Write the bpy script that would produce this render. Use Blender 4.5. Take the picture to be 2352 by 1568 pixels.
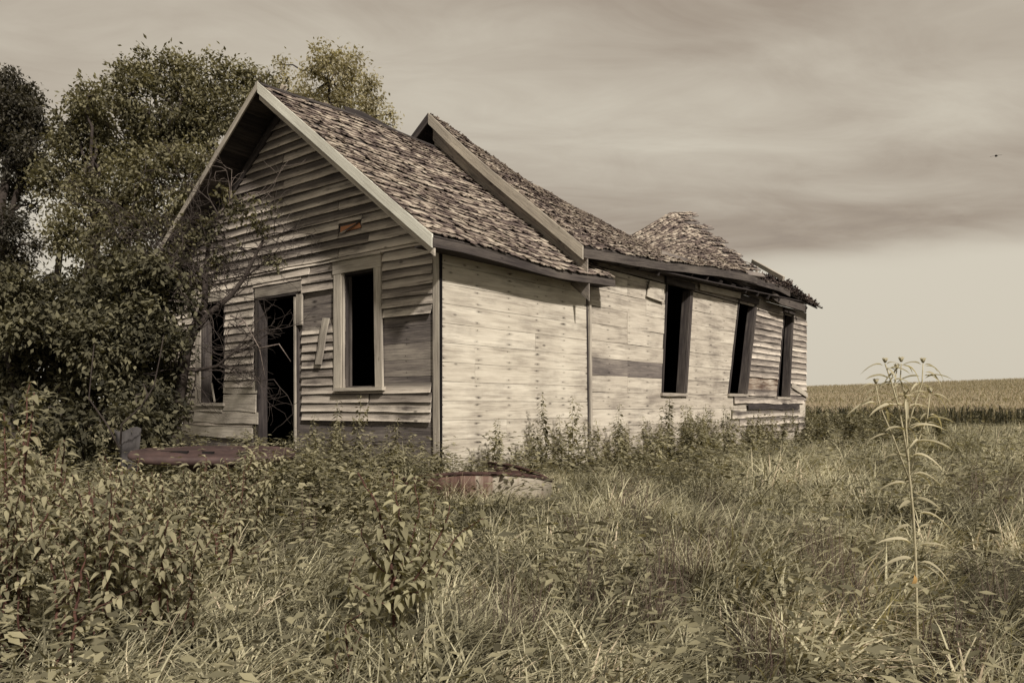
import bpy, math, random
import numpy as np
from math import pi, sin, cos, radians, sqrt, atan2
from mathutils import Vector, Matrix, noise as mnoise

random.seed(7); R = random.Random(11); NR = np.random.default_rng(5)
for o in list(bpy.data.objects): bpy.data.objects.remove(o)
sc = bpy.context.scene
COL = sc.collection

# ------------------------------------------------------------------ camera
F, HY, HZ = 1750.0, 930.0, 0.9            # focal length / horizon row on a 2352 px wide picture, eye height
cam = bpy.data.cameras.new('camera'); cam_o = bpy.data.objects.new('camera', cam); COL.objects.link(cam_o)
cam.sensor_width = 36; cam.sensor_fit = 'HORIZONTAL'; cam.lens = 36 * F / 2352
cam.shift_y = (HY - 784) / 2352; cam.clip_start = 0.05; cam.clip_end = 3000
cam_o.location = (0, 0, HZ); cam_o.rotation_euler = (pi / 2, 0, 0)
sc.camera = cam_o

# ------------------------------------------------------------------ light
SUN_DIR = Vector((0.40, -0.74, 0.64)).normalized()      # towards the sun
el = math.asin(SUN_DIR.z); az = atan2(SUN_DIR.x, SUN_DIR.y)
world = bpy.data.worlds.new('World'); sc.world = world; world.use_nodes = True
wt = world.node_tree; wt.nodes.clear()
def N(t, kind, **kw):
    n = t.nodes.new(kind)
    for k, v in kw.items():
        if k.startswith('i_'):
            key = k[2:]
            n.inputs[int(key) if key.isdigit() else key.replace('_', ' ')].default_value = v
        else: setattr(n, k, v)
    return n
def ramp(t, pts, interp='LINEAR'):
    n = t.nodes.new('ShaderNodeValToRGB'); cr = n.color_ramp; cr.interpolation = interp
    while len(cr.elements) < len(pts): cr.elements.new(0.5)
    for e, (p, c) in zip(cr.elements, pts):
        e.position = p; e.color = (c[0], c[1], c[2], 1) if not isinstance(c, (int, float)) else (c, c, c, 1)
    return n
def math_n(t, op, a, b=None, c=None, clamp=False):
    n = t.nodes.new('ShaderNodeMath'); n.operation = op; n.use_clamp = clamp
    for i, v in enumerate((a, b, c)):
        if v is None: continue
        if isinstance(v, (int, float)): n.inputs[i].default_value = v
        else: t.links.new(v, n.inputs[i])
    return n.outputs[0]
def mixc(t, fac, a, b, mode='MIX'):
    n = t.nodes.new('ShaderNodeMix'); n.data_type = 'RGBA'; n.blend_type = mode
    for s, v in ((0, fac), (6, a), (7, b)):
        if isinstance(v, (int, float)): n.inputs[s].default_value = v
        elif isinstance(v, tuple): n.inputs[s].default_value = (v[0], v[1], v[2], 1)
        else: t.links.new(v, n.inputs[s])
    return n.outputs[2]
L = wt.links.new
sky = N(wt, 'ShaderNodeTexSky', sky_type='NISHITA', sun_disc=False)
sky.sun_elevation = el; sky.sun_rotation = az; sky.dust_density = 4
tc = N(wt, 'ShaderNodeTexCoord')
sep = N(wt, 'ShaderNodeSeparateXYZ'); L(tc.outputs['Generated'], sep.inputs[0])
zc = math_n(wt, 'ADD', math_n(wt, 'MAXIMUM', sep.outputs[2], 0.0), 0.16)
comb = N(wt, 'ShaderNodeCombineXYZ')
L(math_n(wt, 'DIVIDE', sep.outputs[0], zc), comb.inputs[0]); L(math_n(wt, 'DIVIDE', sep.outputs[1], zc), comb.inputs[1])
mp = N(wt, 'ShaderNodeMapping'); mp.inputs['Rotation'].default_value = (0, 0, radians(-38)); mp.inputs['Scale'].default_value = (0.6, 1.15, 1)
mp.inputs['Location'].default_value = (1.7, 0.4, 0)
L(comb.outputs[0], mp.inputs[0])
n1 = N(wt, 'ShaderNodeTexNoise', i_Scale=0.9, i_Detail=7.0, i_Roughness=0.52, i_Distortion=0.5); L(mp.outputs[0], n1.inputs['Vector'])
n3 = N(wt, 'ShaderNodeTexNoise', i_Scale=3.6, i_Detail=8.0, i_Roughness=0.6, i_Distortion=0.8); L(mp.outputs[0], n3.inputs['Vector'])
# a long lighter opening low over the field, the heavier deck above it
band = N(wt, 'ShaderNodeTexNoise', i_Scale=1.3, i_Detail=4.0); L(mp.outputs[0], band.inputs['Vector'])
edge = math_n(wt, 'ADD', sep.outputs[2], math_n(wt, 'MULTIPLY', math_n(wt, 'SUBTRACT', band.outputs[0], 0.5), 0.07))
edge = math_n(wt, 'ADD', edge, math_n(wt, 'MULTIPLY', sep.outputs[0], -0.05))
deck = N(wt, 'ShaderNodeMapRange', interpolation_type='SMOOTHSTEP'); L(edge, deck.inputs[0])
deck.inputs[1].default_value = 0.125; deck.inputs[2].default_value = 0.185
up = N(wt, 'ShaderNodeMapRange', interpolation_type='SMOOTHSTEP'); L(sep.outputs[0], up.inputs[0])
up.inputs[1].default_value = -0.5; up.inputs[2].default_value = 0.6
dark = math_n(wt, 'MULTIPLY', deck.outputs[0], math_n(wt, 'ADD', math_n(wt, 'ADD', math_n(wt, 'MULTIPLY', n1.outputs[0], 1.75), math_n(wt, 'MULTIPLY', n3.outputs[0], 0.7)), -0.98), None)
dark = math_n(wt, 'ADD', dark, math_n(wt, 'MULTIPLY', math_n(wt, 'MULTIPLY', up.outputs[0], deck.outputs[0]), 0.32), None, True)
rc = ramp(wt, [(0.0, (0.60, 0.55, 0.45)), (0.35, (0.47, 0.415, 0.335)), (0.7, (0.335, 0.277, 0.217)), (1.0, (0.225, 0.18, 0.145))])
L(dark, rc.inputs[0])
cl10 = mixc(wt, 1.0, rc.outputs[0], (10.0, 10.0, 10.0), 'MULTIPLY')
skyd = N(wt, 'ShaderNodeHueSaturation', i_Saturation=0.12); L(sky.outputs[0], skyd.inputs['Color'])
skc = mixc(wt, 0.93, skyd.outputs[0], cl10)
bg = N(wt, 'ShaderNodeBackground', i_Strength=0.1); L(skc, bg.inputs[0])
wo = N(wt, 'ShaderNodeOutputWorld'); L(bg.outputs[0], wo.inputs[0])
sun = bpy.data.lights.new('sun', 'SUN'); sun.energy = 5.0; sun.angle = radians(3.5); sun.color = (1.0, 0.925, 0.84)
sun_o = bpy.data.objects.new('sun', sun); COL.objects.link(sun_o)
sun_o.rotation_euler = SUN_DIR.to_track_quat('Z', 'Y').to_euler(); sun_o.location = (20, -10, 30)
sc.view_settings.view_transform = 'Standard'; sc.view_settings.look = 'None'
sc.view_settings.exposure = 0.15; sc.view_settings.gamma = 1; sc.view_settings.use_curve_mapping = False
sc.cycles.max_bounces = 5; sc.cycles.diffuse_bounces = 3; sc.cycles.transparent_max_bounces = 4

# ------------------------------------------------------------------ helpers
def at(x, y, Y):                           # photo pixel (2352 wide) at a depth -> point
    return Vector(((x - 1176) / F * Y, Y, HZ + (HY - y) / F * Y))
def wloc(o):
    v = Vector((0, 0, 0))
    while o is not None: v += Vector(o.location); o = o.parent
    return v
def tag(o, label=None, cat=None, group=None, kind=None):
    if label: o['label'] = label
    if cat: o['category'] = cat
    if group: o['group'] = group
    if kind: o['kind'] = kind
    return o
def empty(name, loc, parent=None):
    o = bpy.data.objects.new(name, None); COL.objects.link(o); o.empty_display_size = 0.2
    if parent: o.parent = parent; o.location = Vector(loc) - wloc(parent)
    else: o.location = loc
    return o
class MB:
    def __init__(s): s.v = []; s.f = []; s.uv = []; s.t = []
    def add(s, vs, fs, uvs=None, tone=0.5):
        b = len(s.v); s.v.extend([tuple(p) for p in vs]); s.t.extend([tone] * len(vs))
        for i, f in enumerate(fs):
            s.f.append(tuple(b + k for k in f))
            s.uv.append([uvs[k] for k in f] if uvs else [(0, 0)] * len(f))
    def mesh(s, name, mat, origin=(0, 0, 0), smooth=False):
        me = bpy.data.meshes.new(name)
        ox, oy, oz = origin
        me.from_pydata([(x - ox, y - oy, z - oz) for x, y, z in s.v], [], s.f)
        if s.f:
            u = me.uv_layers.new(name='UVMap')
            u.data.foreach_set('uv', [c for f in s.uv for p in f for c in p])
            a = me.attributes.new('tone', 'FLOAT', 'POINT'); a.data.foreach_set('value', s.t)
        if smooth: me.polygons.foreach_set('use_smooth', [True] * len(me.polygons))
        if mat: me.materials.append(mat)
        me.update(); return me
    def build(s, name, mat, parent=None, kind=None, smooth=False, label=None):
        o = bpy.data.objects.new(name, s.mesh(name, mat, wloc(parent) if parent else (0, 0, 0), smooth))
        COL.objects.link(o)
        if parent: o.parent = parent
        if kind: o['kind'] = kind
        if label: o['label'] = label
        return o
    # a plank given by its front corner rows (bottom row, top row), along its length
    def plank(s, bot, top, n, th, u0=0.0, tone=0.5, vw=None):
        m = len(bot); n = Vector(n) * th
        vs = list(bot) + list(top) + [Vector(p) - n for p in bot] + [Vector(p) - n for p in top]
        us = [u0]
        for i in range(1, m): us.append(us[-1] + (Vector(bot[i]) - Vector(bot[i - 1])).length)
        w = vw or (Vector(top[0]) - Vector(bot[0])).length
        uv = [(u, 0) for u in us] + [(u, w) for u in us] + [(u, -0.02) for u in us] + [(u, w + 0.02) for u in us]
        fs = []
        for i in range(m - 1):
            a, b = i, i + 1
            fs += [(a, b, m + b, m + a), (2*m + b, 2*m + a, 3*m + a, 3*m + b), (b, a, 2*m + a, 2*m + b), (m + a, m + b, 3*m + b, 3*m + a)]
        fs += [(0, m, 3*m, 2*m), (m - 1, 3*m - 1, 4*m - 1, 2*m - 1)]
        s.add(vs, fs, uv, tone)
    def bar(s, a, b, w, h, up=(0, 0, 1), tone=0.5):     # square bar from a to b
        a = Vector(a); b = Vector(b); d = (b - a).normalized(); upv = Vector(up)
        x = d.cross(upv)
        if x.length < 1e-3: x = d.cross(Vector((1, 0, 0)))
        x.normalize(); y = x.cross(d).normalized()
        q = [x * w / 2 * i + y * h / 2 * j for i, j in ((-1, -1), (1, -1), (1, 1), (-1, 1))]
        ln = (b - a).length
        vs = [a + c for c in q] + [b + c for c in q]
        uv = [(0, 0), (0, w), (0, w + h), (0, h)] + [(ln, 0), (ln, w), (ln, w + h), (ln, h)]
        s.add(vs, [(0, 1, 5, 4), (1, 2, 6, 5), (2, 3, 7, 6), (3, 0, 4, 7), (3, 2, 1, 0), (4, 5, 6, 7)], uv, tone)
    def tube(s, pts, rad, k=6, tone=0.5, cap=True):
        pts = [Vector(p) for p in pts]; m = len(pts); vs = []; uv = []
        prev = None; ln = 0
        for i, p in enumerate(pts):
            d = (pts[min(i + 1, m - 1)] - pts[max(i - 1, 0)]).normalized()
            if prev is None:
                x = d.cross(Vector((0.3, 0.9, 0.2)));
                if x.length < 1e-3: x = d.cross(Vector((1, 0, 0)))
            else: x = prev - d * prev.dot(d)
            x.normalize(); prev = x; y = d.cross(x)
            if i: ln += (pts[i] - pts[i - 1]).length
            r = rad[i] if not isinstance(rad, (int, float)) else rad
            for j in range(k):
                an = 2 * pi * j / k; vs.append(p + x * cos(an) * r + y * sin(an) * r); uv.append((ln, j / k * 6.28 * r))
        fs = [(i * k + j, i * k + (j + 1) % k, (i + 1) * k + (j + 1) % k, (i + 1) * k + j) for i in range(m - 1) for j in range(k)]
        if cap and k > 2: fs += [tuple(range(k))[::-1], tuple((m - 1) * k + j for j in range(k))]
        s.add(vs, fs, uv, tone)

# ------------------------------------------------------------------ materials
def newmat(name, rough=0.9, spec=0.2):
    m = bpy.data.materials.new(name); m.use_nodes = True; t = m.node_tree; b = t.nodes['Principled BSDF']
    b.inputs['Roughness'].default_value = rough; b.inputs['Specular IOR Level'].default_value = spec
    return m, t, b
def wood(name, dark, mid, light, nails=False, rot=0.5, stain=0.5, lap=0.0, streak=1.0, tw=0.30):
    m, t, b = newmat(name, 0.88, 0.15); K = t.links.new
    uv = N(t, 'ShaderNodeUVMap', uv_map='UVMap'); sp = N(t, 'ShaderNodeSeparateXYZ'); K(uv.outputs[0], sp.inputs[0])
    tn = N(t, 'ShaderNodeAttribute', attribute_name='tone').outputs['Fac']; geo = N(t, 'ShaderNodeNewGeometry')
    u, v = sp.outputs[0], sp.outputs[1]
    off = math_n(t, 'MULTIPLY', tn, 61.0)
    def co(su, sv):
        c = N(t, 'ShaderNodeCombineXYZ')
        K(math_n(t, 'MULTIPLY', u, su), c.inputs[0]); K(math_n(t, 'MULTIPLY', v, sv), c.inputs[1]); K(off, c.inputs[2]); return c.outputs[0]
    g1 = N(t, 'ShaderNodeTexNoise', i_Scale=1.0, i_Detail=6.0, i_Roughness=0.65, i_Distortion=0.3); K(co(2.2, 75), g1.inputs['Vector'])
    g2 = N(t, 'ShaderNodeTexNoise', i_Scale=1.0, i_Detail=3.0, i_Distortion=1.2); K(co(1.1, 16), g2.inputs['Vector'])
    g3 = N(t, 'ShaderNodeTexNoise', i_Scale=1.0, i_Detail=5.0, i_Roughness=0.6); K(co(0.9, 3.0), g3.inputs['Vector'])
    big = N(t, 'ShaderNodeTexNoise', i_Scale=1.3, i_Detail=5.0, i_Roughness=0.62); K(geo.outputs['Position'], big.inputs['Vector'])
    a = math_n(t, 'ADD', math_n(t, 'MULTIPLY', g1.outputs[0], 0.9 * streak), math_n(t, 'MULTIPLY', g2.outputs[0], 0.55))
    a = math_n(t, 'ADD', a, math_n(t, 'MULTIPLY', g3.outputs[0], 0.8))
    a = math_n(t, 'ADD', a, math_n(t, 'MULTIPLY', math_n(t, 'SUBTRACT', tn, 0.5), tw)); a = math_n(t, 'ADD', a, 0.15)
    a = math_n(t, 'ADD', a, -0.80 - 0.45 * (streak - 1))
    r = ramp(t, [(0.05, dark), (0.42, mid), (0.8, light)]); K(a, r.inputs[0]); c = r.outputs[0]
    # weather stains with their own outlines, drawn out along the grain
    sm1 = N(t, 'ShaderNodeTexNoise', i_Scale=1.0, i_Detail=8.0, i_Roughness=0.72); K(co(1.1, 13.0), sm1.inputs['Vector'])
    st = ramp(t, [(0.53, 0.0), (0.68, 1.0)]); K(math_n(t, 'ADD', math_n(t, 'MULTIPLY', big.outputs[0], 0.42), math_n(t, 'MULTIPLY', sm1.outputs[0], 0.66)), st.inputs[0])
    c = mixc(t, math_n(t, 'MULTIPLY', st.outputs[0], stain), c, dark)
    # cracks along the grain
    ck = ramp(t, [(0.30, 1.0), (0.37, 0.0)]); K(g1.outputs[0], ck.inputs[0])
    c = mixc(t, math_n(t, 'MULTIPLY', ck.outputs[0], 0.55 * rot), c, tuple(x * 0.3 for x in dark))
    # knots
    vo = N(t, 'ShaderNodeTexVoronoi', i_Scale=1.0); K(co(2.0, 5.0), vo.inputs['Vector'])
    kn = ramp(t, [(0.045, 1.0), (0.10, 0.0)]); K(vo.outputs['Distance'], kn.inputs[0])
    c = mixc(t, math_n(t, 'MULTIPLY', kn.outputs[0], 0.7), c, tuple(x * 0.5 for x in dark))
    if lap:        # paler towards the lower edge, darker towards the lap above
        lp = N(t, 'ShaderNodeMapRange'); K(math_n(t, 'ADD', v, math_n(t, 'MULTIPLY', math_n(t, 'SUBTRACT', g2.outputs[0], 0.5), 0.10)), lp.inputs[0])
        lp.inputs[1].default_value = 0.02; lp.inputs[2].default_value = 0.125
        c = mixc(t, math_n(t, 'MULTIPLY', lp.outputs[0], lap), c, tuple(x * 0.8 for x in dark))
    if nails:
        wob = N(t, 'ShaderNodeTexNoise', i_Scale=1.0, i_Detail=3.0); K(co(3.0, 26.0), wob.inputs['Vector'])
        jit = N(t, 'ShaderNodeTexNoise', i_Scale=1.0, i_Detail=2.0); K(co(1.7, 9.0), jit.inputs['Vector'])
        u = math_n(t, 'ADD', u, math_n(t, 'MULTIPLY', math_n(t, 'SUBTRACT', jit.outputs[0], 0.5), 0.16))
        du = math_n(t, 'ABSOLUTE', math_n(t, 'MULTIPLY', math_n(t, 'SUBTRACT', math_n(t, 'FRACT', math_n(t, 'ADD', math_n(t, 'DIVIDE', u, 0.62), 0.42)), 0.5), 0.62))
        dv = math_n(t, 'ABSOLUTE', math_n(t, 'SUBTRACT', math_n(t, 'ABSOLUTE', math_n(t, 'SUBTRACT', v, 0.115)), 0.07))
        e = math_n(t, 'SQRT', math_n(t, 'ADD', math_n(t, 'POWER', math_n(t, 'MULTIPLY', du, 0.30), 2.0), math_n(t, 'POWER', dv, 2.0)))
        e = math_n(t, 'ADD', e, math_n(t, 'MULTIPLY', math_n(t, 'SUBTRACT', 0.60, wob.outputs[0]), 0.05))
        nm = ramp(t, [(0.005, 0.9), (0.024, 0.0)]); K(e, nm.inputs[0])
        hd = ramp(t, [(0.0055, 1.0), (0.009, 0.0)]); K(math_n(t, 'SQRT', math_n(t, 'ADD', math_n(t, 'POWER', du, 2.0), math_n(t, 'POWER', dv, 2.0))), hd.inputs[0])
        nv = ramp(t, [(0.40, 0.15), (0.60, 1.0)]); K(big.outputs[0], nv.inputs[0])
        c = mixc(t, math_n(t, 'MULTIPLY', nm.outputs[0], nv.outputs[0]), c, tuple(x * 0.45 for x in dark))
        c = mixc(t, hd.outputs[0], c, (0.03, 0.022, 0.018))
    K(c, b.inputs['Base Color'])
    bp = N(t, 'ShaderNodeBump', i_Strength=0.55, i_Distance=0.006); K(g1.outputs[0], bp.inputs['Height']); K(bp.outputs[0], b.inputs['Normal'])
    return m
M = {}
M['clap'] = wood('weathered_clapboard', (0.055, 0.045, 0.042), (0.41, 0.36, 0.305), (0.72, 0.65, 0.55), stain=0.9, lap=0.85, tw=0.4, rot=0.9)
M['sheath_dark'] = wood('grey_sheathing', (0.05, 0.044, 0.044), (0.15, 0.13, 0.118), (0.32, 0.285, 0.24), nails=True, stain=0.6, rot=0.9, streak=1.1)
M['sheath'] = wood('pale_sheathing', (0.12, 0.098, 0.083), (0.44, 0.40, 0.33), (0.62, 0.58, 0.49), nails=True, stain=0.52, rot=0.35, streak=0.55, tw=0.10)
M['sheath_b'] = wood('pale_sheathing_worn', (0.10, 0.082, 0.072), (0.39, 0.35, 0.29), (0.58, 0.535, 0.45), nails=True, stain=0.68, rot=0.5, streak=0.65, tw=0.14)
M['trim'] = wood('grey_trim', (0.10, 0.086, 0.076), (0.30, 0.268, 0.225), (0.50, 0.455, 0.375), stain=0.5)
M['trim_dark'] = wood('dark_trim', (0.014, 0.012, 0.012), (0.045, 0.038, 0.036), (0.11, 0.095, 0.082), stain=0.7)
M['rake'] = wood('pale_rake_board', (0.24, 0.22, 0.19), (0.46, 0.445, 0.38), (0.66, 0.655, 0.57), stain=0.3, rot=0.2, streak=0.6)
M['stained'] = wood('streaked_board', (0.06, 0.035, 0.026), (0.22, 0.17, 0.13), (0.60, 0.56, 0.48), stain=0.9, rot=0.9, streak=1.2)
M['inside'] = wood('shaded_interior_wood', (0.003, 0.003, 0.003), (0.008, 0.007, 0.007), (0.02, 0.018, 0.016), stain=0.5)  # near-black wood: the darkness of the rooms is painted into the colour
M['fresh'] = wood('fresh_break', (0.16, 0.05, 0.022), (0.34, 0.13, 0.06), (0.5, 0.26, 0.14), stain=0.2)

def shingle_mat():
    m, t, b = newmat('wood_shingle', 0.92, 0.12); K = t.links.new
    uv = N(t, 'ShaderNodeUVMap', uv_map='UVMap'); sp = N(t, 'ShaderNodeSeparateXYZ'); K(uv.outputs[0], sp.inputs[0])
    tn = N(t, 'ShaderNodeAttribute', attribute_name='tone').outputs['Fac']; geo = N(t, 'ShaderNodeNewGeometry')
    c = N(t, 'ShaderNodeCombineXYZ'); K(math_n(t, 'MULTIPLY', sp.outputs[0], 90.0), c.inputs[0]); K(math_n(t, 'MULTIPLY', sp.outputs[1], 5.0), c.inputs[1]); K(math_n(t, 'MULTIPLY', tn, 70.0), c.inputs[2])
    g = N(t, 'ShaderNodeTexNoise', i_Scale=1.0, i_Detail=5.0, i_Roughness=0.6); K(c.outputs[0], g.inputs['Vector'])
    big = N(t, 'ShaderNodeTexNoise', i_Scale=1.6, i_Detail=6.0, i_Roughness=0.68); K(geo.outputs['Position'], big.inputs['Vector'])
    a = math_n(t, 'ADD', math_n(t, 'MULTIPLY', g.outputs[0], 0.8), math_n(t, 'MULTIPLY', tn, 0.36))
    a = math_n(t, 'ADD', a, math_n(t, 'MULTIPLY', big.outputs[0], 1.0)); a = math_n(t, 'ADD', a, -0.62)
    r = ramp(t, [(0.12, (0.022, 0.017, 0.018)), (0.36, (0.13, 0.10, 0.088)), (0.58, (0.33, 0.28, 0.225)), (0.88, (0.58, 0.52, 0.43))]); K(a, r.inputs[0])
    # darker upper part of each exposed face, paler butts
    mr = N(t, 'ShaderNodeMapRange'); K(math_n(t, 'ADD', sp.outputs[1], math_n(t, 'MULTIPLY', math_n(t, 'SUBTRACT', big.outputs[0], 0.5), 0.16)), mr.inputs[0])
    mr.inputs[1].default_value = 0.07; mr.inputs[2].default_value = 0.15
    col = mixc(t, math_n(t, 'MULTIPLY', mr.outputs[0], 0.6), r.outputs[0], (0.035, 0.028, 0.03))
    K(col, b.inputs['Base Color'])
    bp = N(t, 'ShaderNodeBump', i_Strength=0.6, i_Distance=0.005); K(g.outputs[0], bp.inputs['Height']); K(bp.outputs[0], b.inputs['Normal'])
    return m
M['shingle'] = shingle_mat()

def leaf_mat(name, dark, light, trans=0.35, rough=0.75, scale=1.5, brown=None, rnd=0.25, nw=0.5):
    m, t, b = newmat(name, rough, 0.1); K = t.links.new
    tn = N(t, 'ShaderNodeAttribute', attribute_name='tone').outputs['Fac']
    geo = N(t, 'ShaderNodeNewGeometry'); oi = N(t, 'ShaderNodeObjectInfo')
    n = N(t, 'ShaderNodeTexNoise', i_Scale=scale, i_Detail=2.0); K(geo.outputs['Position'], n.inputs['Vector'])
    f = math_n(t, 'ADD', math_n(t, 'MULTIPLY', tn, 0.75), math_n(t, 'ADD', math_n(t, 'MULTIPLY', math_n(t, 'SUBTRACT', n.outputs[0], 0.5), nw), 0.25))
    f = math_n(t, 'ADD', f, math_n(t, 'MULTIPLY', math_n(t, 'SUBTRACT', oi.outputs['Random'], 0.5), rnd))
    f = math_n(t, 'ADD', f, -0.2)
    pts = [(0.1, dark), (0.75, light)]
    if brown: pts.append((0.97, brown))
    r = ramp(t, pts); K(f, r.inputs[0]); K(r.outputs[0], b.inputs['Base Color'])
    tr = N(t, 'ShaderNodeBsdfTranslucent'); K(mixc(t, 1.0, r.outputs[0], (1.25, 1.2, 0.75), 'MULTIPLY'), tr.inputs[0])
    ms = N(t, 'ShaderNodeMixShader'); ms.inputs[0].default_value = trans
    K(b.outputs[0], ms.inputs[1]); K(tr.outputs[0], ms.inputs[2])
    K(ms.outputs[0], t.nodes['Material Output'].inputs[0]); return m
M['leaf_tree'] = leaf_mat('tree_leaf', (0.038, 0.036, 0.024), (0.23, 0.212, 0.13), 0.32)
M['leaf_far'] = leaf_mat('far_tree_leaf', (0.035, 0.033, 0.028), (0.10, 0.092, 0.070), 0.3)
M['leaf_light'] = leaf_mat('light_tree_leaf', (0.26, 0.235, 0.16), (0.48, 0.44, 0.31), 0.4)
M['leaf_bush'] = leaf_mat('bush_leaf', (0.026, 0.025, 0.018), (0.17, 0.158, 0.098), 0.22)
M['leaf_shrub'] = leaf_mat('shrub_leaf', (0.085, 0.08, 0.052), (0.32, 0.295, 0.19), 0.3)
M['leaf_sapling'] = leaf_mat('sapling_leaf', (0.14, 0.13, 0.08), (0.38, 0.355, 0.225), 0.3)
M['leaf_weed'] = leaf_mat('weed_leaf', (0.08, 0.074, 0.05), (0.31, 0.285, 0.185), 0.3)
M['leaf_sun'] = leaf_mat('sunflower_leaf', (0.27, 0.245, 0.165), (0.46, 0.42, 0.30), 0.3)
M['leaf_dead'] = leaf_mat('dead_leaf', (0.32, 0.20, 0.08), (0.5, 0.34, 0.14), 0.2)
M['grass'] = leaf_mat('grass_blade', (0.060, 0.055, 0.036), (0.56, 0.525, 0.36), 0.25, scale=0.9, brown=(0.56, 0.47, 0.35), rnd=0.55, nw=1.3)
M['grass_dark'] = leaf_mat('dry_stalk', (0.045, 0.033, 0.03), (0.15, 0.11, 0.09), 0.15)
M['corn'] = leaf_mat('corn_leaf', (0.17, 0.15, 0.10), (0.46, 0.41, 0.29), 0.3)
M['corn_shade'] = leaf_mat('shaded_corn_leaf', (0.025, 0.026, 0.018), (0.11, 0.105, 0.07), 0.2)  # darker corn copy: shade along the field edge is put into the leaf colour
M['tassel'] = leaf_mat('corn_tassel', (0.36, 0.29, 0.21), (0.52, 0.43, 0.32), 0.2)
def simple(name, c1, c2, scale, rough=0.85, bump=0.4, detail=6.0, spec=0.2, dist=0.02, metal=0.0):
    m, t, b = newmat(name, rough, spec); K = t.links.new; geo = N(t, 'ShaderNodeNewGeometry')
    n = N(t, 'ShaderNodeTexNoise', i_Scale=scale, i_Detail=detail, i_Roughness=0.65); K(geo.outputs['Position'], n.inputs['Vector'])
    r = ramp(t, [(0.3, c1), (0.7, c2)]); K(n.outputs[0], r.inputs[0]); K(r.outputs[0], b.inputs['Base Color'])
    b.inputs['Metallic'].default_value = metal
    bp = N(t, 'ShaderNodeBump', i_Strength=bump, i_Distance=dist); K(n.outputs[0], bp.inputs['Height']); K(bp.outputs[0], b.inputs['Normal'])
    return m
M['bark'] = simple('bark', (0.018, 0.014, 0.013), (0.06, 0.048, 0.04), 22)
M['twig'] = simple('grey_twig', (0.07, 0.055, 0.05), (0.20, 0.165, 0.14), 30)
M['stem_red'] = simple('red_stem', (0.045, 0.022, 0.018), (0.10, 0.05, 0.036), 30)
M['stem'] = simple('green_stem', (0.10, 0.095, 0.05), (0.20, 0.18, 0.10), 30)
M['stem_sun'] = simple('pale_stem', (0.27, 0.24, 0.15), (0.42, 0.38, 0.26), 40)
M['soil'] = simple('dark_soil', (0.018, 0.014, 0.012), (0.06, 0.05, 0.035), 3)
M['rust'] = simple('rusty_steel', (0.030, 0.018, 0.017), (0.075, 0.046, 0.041), 7, rough=0.7, bump=0.15, spec=0.3)
M['rust_dark'] = simple('dark_rust', (0.022, 0.013, 0.012), (0.070, 0.038, 0.031), 14, rough=0.85)
M['sheet'] = simple('grey_sheet', (0.035, 0.032, 0.032), (0.07, 0.064, 0.062), 5)
M['black'] = simple('black_hollow', (0.006, 0.005, 0.005), (0.012, 0.01, 0.01), 5)
M['bird'] = simple('bird_feather', (0.012, 0.010, 0.009), (0.04, 0.034, 0.03), 9)
def tank_mat():
    m, t, b = newmat('rust_streaked_paint', 0.7, 0.25); K = t.links.new; geo = N(t, 'ShaderNodeNewGeometry')
    mp = N(t, 'ShaderNodeMapping'); mp.inputs['Scale'].default_value = (9, 9, 0.8); K(geo.outputs['Position'], mp.inputs[0])
    n = N(t, 'ShaderNodeTexNoise', i_Scale=1.0, i_Detail=6.0, i_Roughness=0.7); K(mp.outputs[0], n.inputs['Vector'])
    n2 = N(t, 'ShaderNodeTexNoise', i_Scale=1.1, i_Detail=3.0); K(geo.outputs['Position'], n2.inputs['Vector'])
    sx = N(t, 'ShaderNodeSeparateXYZ'); K(geo.outputs['Position'], sx.inputs[0])
    f = math_n(t, 'ADD', math_n(t, 'ADD', math_n(t, 'MULTIPLY', n.outputs[0], 0.9), math_n(t, 'MULTIPLY', n2.outputs[0], 0.4)), math_n(t, 'MULTIPLY', sx.outputs[0], 0.18))
    r = ramp(t, [(0.42, (0.055, 0.028, 0.022)), (0.56, (0.12, 0.075, 0.056)), (0.70, (0.27, 0.24, 0.19))]); K(f, r.inputs[0]); K(r.outputs[0], b.inputs['Base Color'])
    return m
M['tank'] = tank_mat()

# ------------------------------------------------------------------ ground
def lerp(a, b, t): return a + (b - a) * t
def sm(a, b, x): t = min(1, max(0, (x - a) / (b - a))); return t * t * (3 - 2 * t)
def g(X, Y):
    z = -0.25 + 0.25 * sm(2.5, 8, Y)
    z -= 0.7 * sm(19, 44, Y)
    if Y > 40:
        top = 4.4 + (X - 77) / 57 * 2.1
        top = max(-0.5, min(9, top)) + 0.7
        t = (Y - 40) / 165
        z += top * (1 - (1 - min(t, 1)) ** 1.25) if t > 0 else 0
    z += 0.03 * mnoise.noise(Vector((X * 0.6, Y * 0.6, 0))) + 0.02 * mnoise.noise(Vector((X * 1.9, Y * 1.9, 4)))
    return z
def ground():
    xs = sorted(set([round(x, 2) for x in np.concatenate([np.arange(-14, 20, 0.5), np.sign(np.linspace(-1, 1, 60)) * np.abs(np.linspace(-1, 1, 60)) ** 2.2 * 900])]))
    ys = sorted(set([round(y, 2) for y in np.concatenate([np.arange(-4, 24, 0.5), np.arange(24, 60, 2), np.arange(60, 260, 6), np.geomspace(260, 1600, 14), -np.geomspace(5, 300, 8)])]))
    mb = MB(); w = len(xs)
    vs = [(x, y, g(x, y)) for y in ys for x in xs]
    fs = [(j * w + i, j * w + i + 1, (j + 1) * w + i + 1, (j + 1) * w + i) for j in range(len(ys) - 1) for i in range(w - 1)]
    mb.add(vs, fs)
    return mb.build('ground', M['soil'], kind='structure', smooth=True)
ground()

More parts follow.
